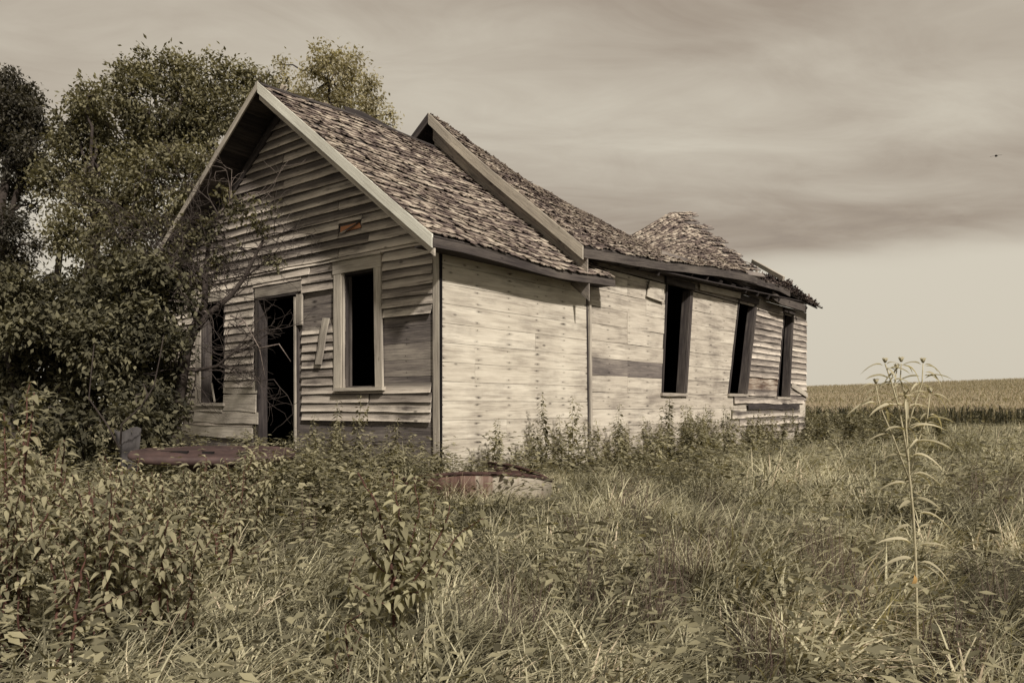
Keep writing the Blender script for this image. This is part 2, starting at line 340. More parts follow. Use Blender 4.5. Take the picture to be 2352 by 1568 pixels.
# ------------------------------------------------------------------ house frame of reference
AL = radians(38.9)
dS = Vector((sin(AL), cos(AL), 0)); dF = Vector((-cos(AL), sin(AL), 0))
nS = Vector((cos(AL), -sin(AL), 0)); nF = Vector((-sin(AL), -cos(AL), 0))
C0 = Vector(((1011 - 1176) / F * 9.0, 9.0, 0))
class Wall:
    def __init__(s, P, d, n): s.P = Vector(P); s.d = d; s.n = n
    def pt(s, a, h, o=0.0): p = s.P + s.d * a + s.n * o; return Vector((p.x, p.y, h))
    def hit(s, x, y, o=0.0):
        P = s.P + s.n * o; u = (x - 1176) / F; t = (u * P.y - P.x) / (s.d.x - u * s.d.y); Y = P.y + s.d.y * t
        return t, HZ + (HY - y) / F * Y
WF = Wall(C0, dF, nF); WS = Wall(C0, dS, nS)
WID, LEN1, LEN = 6.66, 3.22, 13.12
house = empty('abandoned_house', (C0.x, C0.y, 0))
tag(house, 'weathered wooden farmhouse with empty windows and a sagging shingle roof', 'house')
front_wall = empty('front_wall', C0, house); side_wall = empty('side_wall', C0, house); rear_wall = empty('rear_wing_wall', C0, house)

def opening(W, pix=None, quad=None):      # quad: (a,h) bottom left, top left, top right, bottom right in wall coords (a grows away from the corner)
    q = [W.hit(*p) for p in pix] if pix else quad
    q = sorted(q, key=lambda p: p[0]); l = sorted(q[:2], key=lambda p: p[1]); r = sorted(q[2:], key=lambda p: p[1])
    h0 = (l[0][1] + r[0][1]) / 2; h1 = (l[1][1] + r[1][1]) / 2
    fl = lambda h: lerp(l[0][0], l[1][0], (h - h0) / (h1 - h0)); fr_ = lambda h: lerp(r[0][0], r[1][0], (h - h0) / (h1 - h0))
    return dict(h0=h0, h1=h1, l=fl, r=fr_)
def one_board(W, name, parent, mat, a0, a1, h0, h1, ob, ot, th, tone, wav=0.004, hj=0.003, seg=None, rag=0.0):
    """a0,a1: callables of h (ends), ob/ot offset of bottom/top edge"""
    lb, lt, rb, rt = a0(h0), a0(h1), a1(h0), a1(h1)
    if rb - lb < 0.04 and rt - lt < 0.04: return None
    if rb < lb: rb = lb = (rb + lb) / 2
    if rt < lt: rt = lt = (rt + lt) / 2
    n = seg or max(2, min(8, int((rb - lb) / 0.45) + 1)); bot = []; top = []
    ph = R.uniform(0, 9)
    for i in range(n + 1):
        t = i / n; w = sin(ph + i * 1.3) * wav + R.uniform(-wav, wav) * 0.6
        dz = R.uniform(-hj, hj)
        e = R.uniform(-rag, rag) if i in (0, n) else 0
        bot.append(W.pt(lerp(lb, rb, t) + e, h0 + dz, ob + w)); top.append(W.pt(lerp(lt, rt, t) + e, h1 + R.uniform(-hj, hj), ot + w * 0.5))
    if W is WF: bot.reverse(); top.reverse()
    mb = MB(); mb.plank(bot, top, W.n, th, u0=lb if W is not WF else -rb, tone=tone)
    return mb.build(name, mat, parent)
def rows(W, name, parent, mat, h0, h1, step, lo, hi, ops, ob, ot, th, joints=0.0, gap=0.002, skip=None, tone=None, wav=0.004, hj=0.003, overlap=0.0, rag=0.0, matf=None):
    h = h0; k = 0
    while h < h1 - 0.02:
        top = min(h + step, h1); st = step
        cuts = []                                    # openings crossing this row
        pieces = [(lo, hi, h, top)]
        for op in ops:
            if op['h1'] <= h + 0.012 or op['h0'] >= top - 0.012: continue
            new = []
            for (a, b, x0, x1) in pieces:
                m_ = (x0 + x1) / 2
                if a(m_) < op['l'](m_) and b(m_) > op['r'](m_):
                    new.append((a, op['l'], x0, x1)); new.append((op['r'], b, x0, x1))
                    if op['h1'] < x1 - 0.012: new.append((op['l'], op['r'], op['h1'], x1))
                    if op['h0'] > x0 + 0.012: new.append((op['l'], op['r'], x0, op['h0']))
                else: new.append((a, b, x0, x1))
            pieces = new
        for (a, b, x0, x1) in pieces:
            segs = [(a, b)]
            A, B = a((x0 + x1) / 2), b((x0 + x1) / 2)
            if joints and B - A > 1.6 and R.random() < joints:
                j = round(R.uniform(A + 0.5, B - 0.5) / 0.62) * 0.62
                if A + 0.3 < j < B - 0.3:
                    segs = [(a, (lambda h_, j=j: j - 0.0015)), ((lambda h_, j=j: j + 0.0015), b)]
            for (p, q) in segs:
                mid = (p((x0+x1)/2) + q((x0+x1)/2)) / 2
                if skip and skip(mid, (x0 + x1) / 2, k): continue
                tn = tone() if tone else R.random()
                one_board(W, name, parent, (matf(mid, (x0 + x1) / 2) if matf else None) or mat, p, q, x0 + gap, x1 - gap + overlap, ob, ot, th, tn, wav, hj, rag=rag)
        h = top; k += 1

# openings of the front wall (wall coords via the photo)
def px(L_, sx, sy, k): return [((sx + x * k) / 1.0629, (sy + y * k) / 1.0629) for x, y in L_]
door_op = opening(WF, quad=[(2.77, 0.20), (2.77, 2.49), (3.74, 2.49), (3.74, 0.20)])
mid_op = opening(WF, quad=[(1.10, 1.15), (1.13, 2.645), (1.74, 2.645), (1.74, 1.15)])
left_op = opening(WF, quad=[(4.67, 0.94), (4.67, 2.54), (5.36, 2.54), (5.36, 0.94)])
FOPS = [door_op, mid_op, left_op]
RIDGE = 3.10; RZ0, RZ1 = 2.72, 5.26      # underside of the rake at the wall plane
def gable_lo(h): return 0.0 if h < 2.9 else (h - 2.9) / (5.12 - 2.9) * RIDGE
def gable_hi(h): return WID if h < 2.75 else WID - (h - 2.75) / (5.12 - 2.75) * (WID - RIDGE)
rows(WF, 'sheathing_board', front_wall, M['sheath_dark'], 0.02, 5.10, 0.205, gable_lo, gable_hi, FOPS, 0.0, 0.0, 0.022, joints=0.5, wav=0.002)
def big(op, l, r, t, b):
    return dict(h0=op['h0'] - b, h1=op['h1'] + t, l=lambda h: op['l'](h) - l, r=lambda h: op['r'](h) + r)
COPS = [big(door_op, 0.10, 0.13, 0.16, 0.0), big(mid_op, 0.13, 0.18, 0.15, 0.05), big(left_op, 0.02, 0.12, 0.13, 0.05)]
def clap_skip(a, h, k):
    if a < 1.0 and 1.20 < h < 1.98: return True          # bare sheathing right of the window
    if h < 0.74 and a < 2.8: return True                # bare at the foot
    if 1.9 < a < 2.8 and 2.05 < h < 2.52: return True      # bare patch between door and window
    if a > 3.5 and h < 1.28 and a < 4.8: return R.random() < 0.75
    if a > 3.5 and h < 0.62: return True
    return R.random() < 0.015
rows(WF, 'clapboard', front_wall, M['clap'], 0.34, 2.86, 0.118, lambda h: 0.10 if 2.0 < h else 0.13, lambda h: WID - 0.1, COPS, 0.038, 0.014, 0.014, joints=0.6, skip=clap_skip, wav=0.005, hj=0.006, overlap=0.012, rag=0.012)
hole = dict(h0=3.17, h1=3.30, l=lambda h: 1.38, r=lambda h: 1.86)
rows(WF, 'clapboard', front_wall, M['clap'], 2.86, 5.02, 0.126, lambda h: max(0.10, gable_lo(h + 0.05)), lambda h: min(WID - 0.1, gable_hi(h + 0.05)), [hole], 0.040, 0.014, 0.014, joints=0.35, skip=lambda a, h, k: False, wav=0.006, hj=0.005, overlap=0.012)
# splintered board around the hole
one_board(WF, 'broken_clapboard', front_wall, M['fresh'], lambda h: 1.40 + (h - 3.17) * 0.5, lambda h: 1.84, 3.20, 3.275, 0.010, 0.006, 0.01, 0.8, seg=4)
one_board(WF, 'broken_clapboard', front_wall, M['clap'], lambda h: 1.38 + (3.30 - h) * 2.6, lambda h: 1.40 + (3.30 - h) * 3.4, 3.17, 3.30, 0.05, 0.02, 0.01, 0.3, seg=2)

def trim(W, name, parent, mat, quad, o, th, tone=None, seg=1):
    """quad (a,h): bl, br, tr, tl in wall coords; runs along the longer side"""
    bl, br, tr, tl = quad
    vert = abs(tl[1] - bl[1]) > abs(br[0] - bl[0])
    n = seg if seg > 1 else 3
    bot = []; top = []
    for i in range(n + 1):
        t = i / n; j = R.uniform(-0.004, 0.004)
        if vert: p = (lerp(bl[0], tl[0], t) + j, lerp(bl[1], tl[1], t)); q = (lerp(br[0], tr[0], t) + j, lerp(br[1], tr[1], t))
        else: p = (lerp(bl[0], br[0], t), lerp(bl[1], br[1], t) + j); q = (lerp(tl[0], tr[0], t), lerp(tl[1], tr[1], t) + j)
        w = R.uniform(-0.002, 0.002)
        bot.append(W.pt(p[0], p[1], o + w)); top.append(W.pt(q[0], q[1], o + w))
    mb = MB(); mb.plank(bot, top, W.n, th, u0=R.uniform(0, 5), tone=R.random() if tone is None else tone)
    return mb.build(name, mat, parent)
def rect(a0, a1, h0, h1): return [(a0, h0), (a1, h0), (a1, h1), (a0, h1)]
# frames: door
df = empty('door_frame', WF.pt(3.1, 0), house)
trim(WF, 'lintel', df, M['trim'], rect(2.66, 3.80, 2.492, 2.63), 0.045, 0.03)
trim(WF, 'jamb', df, M['trim'], rect(2.64, 2.765, 2.02, 2.45), 0.05, 0.03)
trim(WF, 'jamb', df, M['trim_dark'], rect(3.745, 3.81, 0.25, 2.49), 0.03, 0.03)
for a in (2.77, 3.73):      # lining boards running into the wall
    mb = MB(); mb.bar(WF.pt(a, 0.1, -0.04), WF.pt(a, 2.485, -0.04), 0.035, 0.15, up=nF, tone=R.random()); mb.build('jamb_lining', M['trim_dark'], df)
mb = MB(); mb.bar(WF.pt(2.79, 0.15, 0.03), WF.pt(2.80, 2.42, 0.03), 0.035, 0.05, up=nF, tone=0.6); mb.build('stop', M['trim'], df)
mb = MB(); mb.bar(WF.pt(2.8, 2.475, -0.06), WF.pt(3.70, 2.475, -0.06), 0.2, 0.035, tone=0.3); mb.build('head_lining', M['trim_dark'], df)
mb = MB(); mb.bar(WF.pt(2.62, 0.24, 0.02), WF.pt(3.7, 0.22, 0.02), 0.3, 0.05, tone=0.3); mb.build('threshold', M['trim_dark'], df)
# frame: middle window
mf = empty('window_frame', WF.pt(1.45, 1.1), house)
trim(WF, 'casing', mf, M['trim'], [(0.965, 1.13), (1.10, 1.13), (1.13, 2.64), (1.00, 2.64)], 0.05, 0.03, 0.8)
trim(WF, 'casing', mf, M['trim'], rect(1.78, 1.93, 1.13, 2.64), 0.05, 0.03, 0.9)
trim(WF, 'lintel', mf, M['trim'], rect(0.99, 1.95, 2.643, 2.80), 0.052, 0.03, 0.7)
trim(WF, 'drip_cap', mf, M['trim'], rect(0.97, 1.97, 2.802, 2.825), 0.075, 0.06, 0.3)
trim(WF, 'sill', mf, M['trim'], rect(0.93, 1.90, 1.085, 1.128), 0.085, 0.14, 0.9)
for i, (o, w) in enumerate(((0.02, 0.03), (-0.02, 0.04), (-0.07, 0.03))):
    mb = MB(); mb.bar(WF.pt(1.765 - i * 0.018, 1.13, o), WF.pt(1.765 - i * 0.018, 2.64, o), 0.032, w, up=nF, tone=0.5 + 0.2 * i); mb.build('sash_track', M['trim_dark'] if i else M['trim'], mf)
mb = MB(); mb.bar(WF.pt(1.09, 1.13, -0.06), WF.pt(1.12, 2.64, -0.06), 0.03, 0.14, up=nF, tone=0.3); mb.build('side_lining', M['trim_dark'], mf)
mb = MB(); mb.bar(WF.pt(1.1, 2.63, -0.06), WF.pt(1.76, 2.63, -0.06), 0.14, 0.03, tone=0.3); mb.build('head_lining', M['trim_dark'], mf)
# frame: left window
lf = empty('window_frame', WF.pt(5.0, 0.95), house)
trim(WF, 'casing', lf, M['trim'], rect(5.37, 5.50, 0.94, 2.54), 0.05, 0.03, 0.4)
trim(WF, 'lintel', lf, M['trim'], rect(4.62, 5.55, 2.543, 2.68), 0.05, 0.03, 0.5)
trim(WF, 'sill', lf, M['trim'], rect(4.62, 5.5, 0.89, 0.935), 0.08, 0.14, 0.8)
mb = MB(); mb.bar(WF.pt(5.34, 0.94, -0.06), WF.pt(5.34, 2.54, -0.06), 0.03, 0.16, up=nF, tone=0.6); mb.build('side_lining', M['trim_dark'], lf)
mb = MB(); mb.bar(WF.pt(4.68, 0.94, -0.06), WF.pt(4.68, 2.54, -0.06), 0.03, 0.16, up=nF, tone=0.3); mb.build('side_lining', M['trim_dark'], lf)
mb = MB(); mb.bar(WF.pt(5.05, 0.95, -0.03), WF.pt(5.14, 1.25, -0.03), 0.03, 0.015, up=nF, tone=0.9); mb.build('broken_stick', M['trim'], lf)
# rough pale boards under the left window
for (a0, a1, h0, h1, o) in ((3.72, 5.6, 0.62, 0.80, 0.05), (3.78, 4.68, 0.80, 1.06, 0.045), (4.7, 5.7, 0.80, 0.885, 0.05), (3.72, 4.7, 1.08, 1.27, 0.03), (3.9, 6.3, 0.40, 0.58, 0.04)):
    one_board(WF, 'patch_board', front_wall, M['trim'], lambda h, a0=a0: a0, lambda h, a1=a1: a1, h0, h1, o, o - 0.01, 0.02, R.uniform(0.7, 1), 0.008, 0.012)
# loose board hanging by the window
trim(WF, 'loose_board', front_wall, M['trim'], [WF.hit(*p) for p in px([(1120, 826), (1080, 826), (1136, 503), (1178, 506)], 400, 600, .3508)], 0.075, 0.02, 0.8)
# corner boards
trim(WF, 'corner_board', front_wall, M['trim'], [(-0.01, 0.1), (0.085, 0.1), (0.10, 2.95), (0.0, 2.95)], 0.028, 0.024, 0.6)
mb = MB(); mb.bar(WS.pt(0.0, 0.05, 0.010), WS.pt(0.0, 2.95, 0.010), 0.035, 0.02, up=nS, tone=0.1); mb.build('corner_gap_shade', M['inside'], house)  # near-black bar painted in as the shade of the crack between the walls

# ---- side wall of the front part: flush sheathing
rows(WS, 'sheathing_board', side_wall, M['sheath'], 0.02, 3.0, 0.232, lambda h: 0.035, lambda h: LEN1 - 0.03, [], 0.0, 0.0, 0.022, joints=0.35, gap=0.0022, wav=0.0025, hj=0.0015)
trim(WS, 'corner_board', side_wall, M['trim'], [(LEN1, 0.0), (LEN1 + 0.055, 0.0), (LEN1 - 0.01, 3.0), (LEN1 - 0.06, 3.0)], 0.03, 0.03, 0.7)
trim(WS, 'batten', side_wall, M['trim_dark'], [(LEN1 - 0.05, 0.0), (LEN1 - 0.02, 0.0), (LEN1 - 0.075, 2.6), (LEN1 - 0.10, 2.6)], 0.015, 0.02, 0.2)
# ---- rear wing side wall
w1 = opening(WS, quad=[(5.49, 1.12), (5.66, 3.02), (6.62, 3.02), (6.36, 1.12)])
w2 = opening(WS, quad=[(8.34, 1.14), (8.86, 3.08), (9.78, 3.08), (9.22, 1.14)])
w3 = opening(WS, quad=[(11.10, 1.10), (11.56, 3.06), (12.13, 3.06), (11.86, 1.10)])
ROPS = [w1, w2, w3]
def rear_end(h): return LEN + 0.03 * (h - 0.5)
rows(WS, 'sheathing_board', rear_wall, M['sheath_b'], 0.05, 3.02, 0.262, lambda h: LEN1 + 0.06 - 0.02 * h, lambda h: rear_end(h), ROPS, 0.0, 0.0, 0.022, joints=0.4, gap=0.003, wav=0.006, hj=0.004, rag=0.008,
     matf=lambda a, h: M['sheath_dark'] if (a < 5.5 and 1.36 < h < 1.62) else (M['stained'] if 9.2 < a < 11.3 and 1.1 < h < 1.63 else None))
rows(WS, 'frieze_board', rear_wall, M['sheath_dark'], 3.03, 3.60, 0.2, lambda h: LEN1 + 0.05 if h < 3.3 else 5.5, lambda h: rear_end(h), [], 0.012, 0.012, 0.022, joints=1.0, gap=0.006)
def rc_skip(a, h, k): return 9.2 < a < 11.2 and 1.22 < h < 1.52
for lo, hi, hh0, hh1 in ((lambda h: w2['r'](h) + 0.08, lambda h: w3['l'](h) - 0.06, 1.10, 3.02), (lambda h: w3['r'](h) + 0.07, rear_end, 1.0, 3.02)):
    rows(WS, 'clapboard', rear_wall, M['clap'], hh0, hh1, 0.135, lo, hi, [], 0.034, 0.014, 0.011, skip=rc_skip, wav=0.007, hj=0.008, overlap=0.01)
for (a0, a1, h0, h1, o, t_) in ((8.6, 12.9, 0.94, 1.06, 0.05, 0.7), (9.3, 12.6, 0.80, 0.94, 0.055, 0.1), (8.5, 12.6, 0.64, 0.78, 0.05, 0.9), (8.9, 13.0, 0.46, 0.62, 0.045, 0.8), (9.3, 13.1, 0.30, 0.44, 0.04, 0.3)):
    mm = M['trim_dark'] if t_ < 0.2 else M['clap']
    one_board(WS, 'patch_board', rear_wall, mm, lambda h, a0=a0: a0, lambda h, a1=a1: a1, h0, h1, o, o - 0.015, 0.018, t_, 0.012, 0.02)
trim(WS, 'loose_board', rear_wall, M['trim'], [(12.0, 1.32), (12.05, 1.44), (13.15, 1.20), (13.15, 1.08)], 0.06, 0.02, 0.8)
def side_window(op, nm):
    e = empty('window_frame', WS.pt(op['l'](op['h0']), op['h0']), house)
    for s_, f_, mat, tn in ((-1, op['l'], M['trim_dark'], 0.2), (1, op['r'], M['trim_dark'], 0.7)):
        mb = MB(); mb.bar(WS.pt(f_(op['h0']) - 0.02 * s_, op['h0'], -0.055), WS.pt(f_(op['h1']) - 0.02 * s_, op['h1'], -0.055), 0.04, 0.16, up=nS, tone=tn); mb.build('side_lining', mat, e)
    h0, h1 = op['h0'], op['h1']
    trim(WS, 'casing', e, M['trim_dark'] , [(op['r'](h0), h0), (op['r'](h0) + 0.07, h0), (op['r'](h1) + 0.07, h1), (op['r'](h1), h1)], 0.035, 0.03, 0.7)
    trim(WS, 'lintel', e, M['trim_dark'], [(op['l'](h1) - 0.08, h1 + 0.01), (op['r'](h1) + 0.1, h1 + 0.01), (op['r'](h1) + 0.1, h1 + 0.13), (op['l'](h1) - 0.08, h1 + 0.13)], 0.06, 0.04, 0.6)
    trim(WS, 'sill', e, M['trim'], [(op['l'](h0) - 0.03, h0 - 0.06), (op['r'](h0) + 0.08, h0 - 0.06), (op['r'](h0) + 0.08, h0 - 0.01), (op['l'](h0) - 0.03, h0 - 0.01)], 0.05, 0.16, 0.6)
    return e
for w in ROPS: side_window(w, '')
trim(WS, 'peeling_board', rear_wall, M['trim'], [WS.hit(*p) for p in px([(790, 545), (1045, 600), (1050, 565), (788, 505)], 1400, 500, .3826)], 0.07, 0.015, 0.9)
trim(WS, 'curled_board', rear_wall, M['sheath_b'], [(4.9, 2.72), (5.5, 2.68), (5.5, 3.0), (5.0, 3.0)], 0.05, 0.015, 0.9)

# ---- hidden sides, floor and the frame inside
def flat_wall(name, p0, p1, h0, h1, n, holes=(), mat=None, step=0.24, gaps=0.0):
    mb = MB(); p0 = Vector(p0); p1 = Vector(p1); h = h0
    while h < h1 - 0.01:
        top = min(h + step, h1)
        segs = [(0.0, 1.0)]
        for (t0, t1, a, b) in holes:
            if (h + top) / 2 > a and (h + top) / 2 < b:
                segs = [s for q in segs for s in ((q[0], min(q[1], t0)), (max(q[0], t1), q[1])) if s[1] - s[0] > 0.001]
        for (a, b) in segs:
            q0 = p0.lerp(p1, a); q1 = p0.lerp(p1, b)
            mb.plank([Vector((q0.x, q0.y, h + gaps)), Vector((q1.x, q1.y, h + gaps))], [Vector((q0.x, q0.y, top)), Vector((q1.x, q1.y, top))], n, 0.03, tone=R.random())
        h = top
    return mb.build(name, mat or M['sheath_dark'], house)
pF = lambda a, w: C0 + dS * a - nS * w            # a along the house, w into it
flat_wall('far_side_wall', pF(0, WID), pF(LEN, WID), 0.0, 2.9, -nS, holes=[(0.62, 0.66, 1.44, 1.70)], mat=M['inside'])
_we = Wall(C0 + dS * LEN, -nS, dS); _t0 = _we.hit(1539, 805)[0] / WID; _t1 = _we.hit(1553, 805)[0] / WID
_zs = _we.hit(1546, 806)[1]; _k = int(_zs / 0.06)
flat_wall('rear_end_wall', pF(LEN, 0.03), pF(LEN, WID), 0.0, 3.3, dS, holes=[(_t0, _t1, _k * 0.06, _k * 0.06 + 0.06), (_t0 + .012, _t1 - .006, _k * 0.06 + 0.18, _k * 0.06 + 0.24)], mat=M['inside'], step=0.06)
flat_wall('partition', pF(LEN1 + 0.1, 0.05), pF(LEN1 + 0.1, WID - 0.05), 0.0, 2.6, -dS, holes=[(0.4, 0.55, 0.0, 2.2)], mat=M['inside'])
mb = MB(); q = [pF(0.03, 0.03), pF(LEN - 0.05, 0.03), pF(LEN - 0.05, WID - 0.03), pF(0.03, WID - 0.03)]
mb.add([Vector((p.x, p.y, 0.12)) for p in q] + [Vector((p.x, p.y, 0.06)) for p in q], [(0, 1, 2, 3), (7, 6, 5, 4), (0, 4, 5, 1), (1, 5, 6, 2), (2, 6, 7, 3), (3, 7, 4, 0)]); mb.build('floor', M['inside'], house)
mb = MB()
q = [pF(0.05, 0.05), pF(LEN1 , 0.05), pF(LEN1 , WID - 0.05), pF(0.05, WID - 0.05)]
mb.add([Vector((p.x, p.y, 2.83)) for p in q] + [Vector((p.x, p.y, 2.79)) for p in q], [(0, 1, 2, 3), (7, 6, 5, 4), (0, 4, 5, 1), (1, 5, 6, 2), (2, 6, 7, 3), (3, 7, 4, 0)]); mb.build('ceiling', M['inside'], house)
mb = MB()
q = [pF(LEN1 + 0.1, 0.03), pF(LEN - 0.035, 0.03), pF(LEN - 0.035, WID - 0.03), pF(LEN1 + 0.1, WID - 0.03)]
mb.add([Vector((p.x, p.y, 3.14 if i in (0, 1) else 2.86)) for i, p in enumerate(q)] + [Vector((p.x, p.y, 3.11 if i in (0, 1) else 2.83)) for i, p in enumerate(q)], [(0, 1, 2, 3), (7, 6, 5, 4), (0, 4, 5, 1), (1, 5, 6, 2), (2, 6, 7, 3), (3, 7, 4, 0)]); mb.build('ceiling', M['inside'], house)
for a in np.arange(0.62, LEN, 0.62):
    skipit = any(op['l'](2) - 0.05 < a < op['r'](2) + 0.05 for op in ROPS)
    if skipit: continue
    mb = MB(); p = pF(a, 0.08); mb.bar((p.x, p.y, 0.12), (p.x, p.y, 2.8), 0.05, 0.1, up=nS, tone=R.random()); mb.build('stud', M['inside'], house)
for s_ in (0.9, 2.2, 4.1):
    mb = MB(); p = WF.pt(s_, 0.1, -1.2); mb.bar((p.x, p.y, 0.12), (p.x, p.y, 2.79), 0.1, 0.06, up=nF, tone=0.5); mb.build('inner_post', M['trim_dark'], house)

# ------------------------------------------------------------------ roofs
EO = 0.34                                  # eave overhang
FO = 0.45                                  # front overhang of the gable
def S1(a, b, lift=0.0, side=1):            # a metres along the ridge, b 0 eave .. 1 ridge
    w = lerp(-EO, RIDGE - 0.05, b) if side > 0 else lerp(WID + 0.38, RIDGE - 0.05, b)
    z = lerp(2.78, 5.37, b) if side > 0 else lerp(2.62, 5.37, b)
    z += -0.035 * sin(b * pi) * (1 + 0.5 * sin(a * 1.1)) + 0.012 * sin(a * 2.3 + b * 5) - 0.04 * sin(min(1, max(0, a / 3.1)) * pi) * (1 - b)
    if side > 0: z += 0.03 * b * sin(a * 0.9)
    p = pF(a, w); k = 1 if side > 0 else -1
    nr = (nS * 0.63 * k + Vector((0, 0, 0.78)))
    return Vector((p.x, p.y, z)) + nr * lift
# rear roof control: eave and ridge read off the photo
def on_plane(x, y, w):
    Wp = Wall(C0 - nS * w, dS, nS); return Wp.hit(x, y)
EAVE2 = [on_plane(x, y, -EO) for x, y in ((1340, 568), (1400, 578), (1500, 597), (1600, 610), (1695, 624), (1760, 641), (1810, 652))]
RPX = [(985, 262, 3.1), (1060, 312, 3.1), (1150, 377, 3.05), (1225, 425, 2.95), (1300, 466, 2.8), (1380, 510, 2.55), (1452, 547, 2.3), (1500, 515, 2.2), (1548, 486, 2.1), (1603, 487, 2.1)]
RG2 = [(on_plane(x, y, w)[0], on_plane(x, y, w)[1], w) for x, y, w in RPX]
def interp(T, xs, x):
    if x <= xs[0]: return T[0]
    for i in range(len(xs) - 1):
        if x <= xs[i + 1]:
            t = (x - xs[i]) / (xs[i + 1] - xs[i]); t = t
            return tuple(lerp(p, q, t) for p, q in zip(T[i], T[i + 1]))
    return T[-1]
ER = [(0.0,), ]
def S2(c, b, lift=0.0, side=1):            # c 0..1 along the roof
    ci = c * (len(RG2) - 1); i = min(int(ci), len(RG2) - 2); t = ci - i
    ra, rz, rw = (lerp(p, q, t) for p, q in zip(RG2[i], RG2[i + 1]))
    ei = c * (len(EAVE2) - 2.0); j = min(int(ei), len(EAVE2) - 2); s_ = ei - j
    ea, ez = (lerp(p, q, s_) for p, q in zip(EAVE2[j], EAVE2[j + 1]))
    if side > 0: a, w, z = lerp(ea, ra, b), lerp(-EO, rw, b), lerp(ez, rz, b)
    else: a, w, z = lerp(ea, ra, b), lerp(WID + 0.3, rw, b), lerp(2.9, rz, b)
    z += -0.05 * sin(b * pi) + 0.015 * sin(c * 40 + b * 6)
    p = pF(a, w); return Vector((p.x, p.y, z + lift))
def Sn(S, c, b, e=0.01, side=1):
    du = S(c + e, b, 0, side) - S(c - e, b, 0, side); dv = S(c, min(1, b + e), 0, side) - S(c, max(0, b - e), 0, side)
    n = du.cross(dv)
    if n.length < 1e-9: return Vector((0, 0, 1))
    n.normalize(); return n if n.z > 0 else -n
def proj(p): return Vector((1176 + F * p.x / p.y, HY - F * (p.z - HZ) / p.y))
KEND = [0.985, 0.96, 1.0, 0.975, 1.01, 0.98, 1.015, 0.985, 1.04, 1.02, 1.0]
SH = []                                     # every shingle: (screen size, verts, faces, uvs, tone)
def shingles(S, c0, c1, length, slope, side=1, exp=0.125, miss=0.03, curl=0.02, cmax=None, jag=0.0):
    nr = int(slope / exp)
    for r in range(nr + 1):
        b0 = r / nr * 0.985; b1 = b0 + (exp * 1.55) / slope
        x = -R.uniform(0, 0.1)
        wob = R.uniform(0, 9)
        while x < length:
            w = R.uniform(0.06, 0.13)
            ca = c0 + (c1 - c0) * max(0, x) / length; cb = c0 + (c1 - c0) * min(length, x + w - 0.004) / length
            x += w
            lim = cmax(b0) if cmax else 9
            if cb > lim or cb - ca < 1e-4: continue
            if R.random() < miss: continue
            jb = (R.uniform(-0.16, 0.16) * (1 if R.random() < 0.85 else 2.8) * exp + 0.25 * exp * sin(wob + x * 1.1)) / slope
            bb = max(-0.008, b0 + jb)
            bt = min(1.0, bb + (b1 - b0))
            n = Sn(S, (ca + cb) / 2, min(0.97, max(0.03, b0)), side=side)
            l0 = 0.020 + R.uniform(0, 0.010); k1 = abs(R.gauss(0, curl)); k2 = abs(R.gauss(0, curl)); km = (k1 + k2) / 2 * R.uniform(0.1, 0.7)
            cm = (ca + cb) / 2; bm = bb + (bt - bb) * 0.4; th = R.uniform(0.007, 0.012)
            sk = R.uniform(-0.006, 0.006) / slope
            P = [S(ca, bb, 0, side) + n * (l0 + k1), S(cm, bb + sk * 1.5, 0, side) + n * (l0 + km), S(cb, bb + sk, 0, side) + n * (l0 + k2),
                 S(ca, bm, 0, side) + n * (l0 - 0.004), S(cm, bm, 0, side) + n * (l0 - 0.004), S(cb, bm, 0, side) + n * (l0 - 0.004),
                 S(ca, bt, 0, side) + n * 0.004, S(cm, bt, 0, side) + n * 0.004, S(cb, bt, 0, side) + n * 0.004]
            Q = [p - n * th for p in P[:3]] + [p - n * 0.003 for p in P[6:]]
            vs = P + Q
            fs = [(0, 1, 4, 3), (1, 2, 5, 4), (3, 4, 7, 6), (4, 5, 8, 7), (9, 10, 1, 0), (10, 11, 2, 1), (12, 9, 0, 3), (12, 3, 6), (5, 2, 11), (5, 11, 14), (5, 14, 8), (9, 12, 13, 10), (10, 13, 14, 11)]
            if side < 0: fs = [f[::-1] for f in fs]
            ul = (P[2] - P[0]).length; vl = (P[6] - P[0]).length
            uv = [(0, 0), (ul / 2, 0), (ul, 0), (0, vl * .4), (ul / 2, vl * .4), (ul, vl * .4), (0, vl), (ul / 2, vl), (ul, vl), (0, 0), (ul / 2, 0), (ul, 0), (0, vl), (ul / 2, vl), (ul, vl)]
            a_, b_, c_ = proj(P[0]), proj(P[2]), proj(P[3])
            area = abs((b_ - a_).x * (c_ - a_).y - (b_ - a_).y * (c_ - a_).x) if side > 0 else 0
            SH.append((area, vs, fs, uv, R.random()))
A1a, A1b = -FO - 0.02, LEN1 + 0.16
def S1n(c, b, lift=0.0, side=1): return S1(lerp(A1a, A1b, c), b, lift, side)
shingles(S1n, 0, 1, A1b - A1a, 4.25, 1, exp=0.118, curl=0.011, miss=0.02)
shingles(S1n, 0, 1, A1b - A1a, 4.6, -1, exp=0.24, curl=0.01, miss=0.02)
def end2(b): return 1.0 if b > 0.55 else 1.0
shingles(S2, 0.0, 1.04, 10.0, 4.2, 1, exp=0.135, curl=0.014, miss=0.035, cmax=lambda b: 0.885 if ((0.99 - b) / 0.099) % 1 > 0.62 or b < 0.08 else KEND[max(0, int((0.99 - b) / 0.099))] - 0.012)
shingles(S2, 0.0, 0.95, 9.0, 4.6, -1, exp=0.27, curl=0.01, miss=0.03)
SH.sort(key=lambda q: -q[0])
roof1 = empty('front_roof', C0, house); roof2 = empty('rear_roof', C0, house)
for ar, vs, fs, uv, tn in SH[:300]:
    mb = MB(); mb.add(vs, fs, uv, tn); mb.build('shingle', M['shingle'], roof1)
mb = MB()
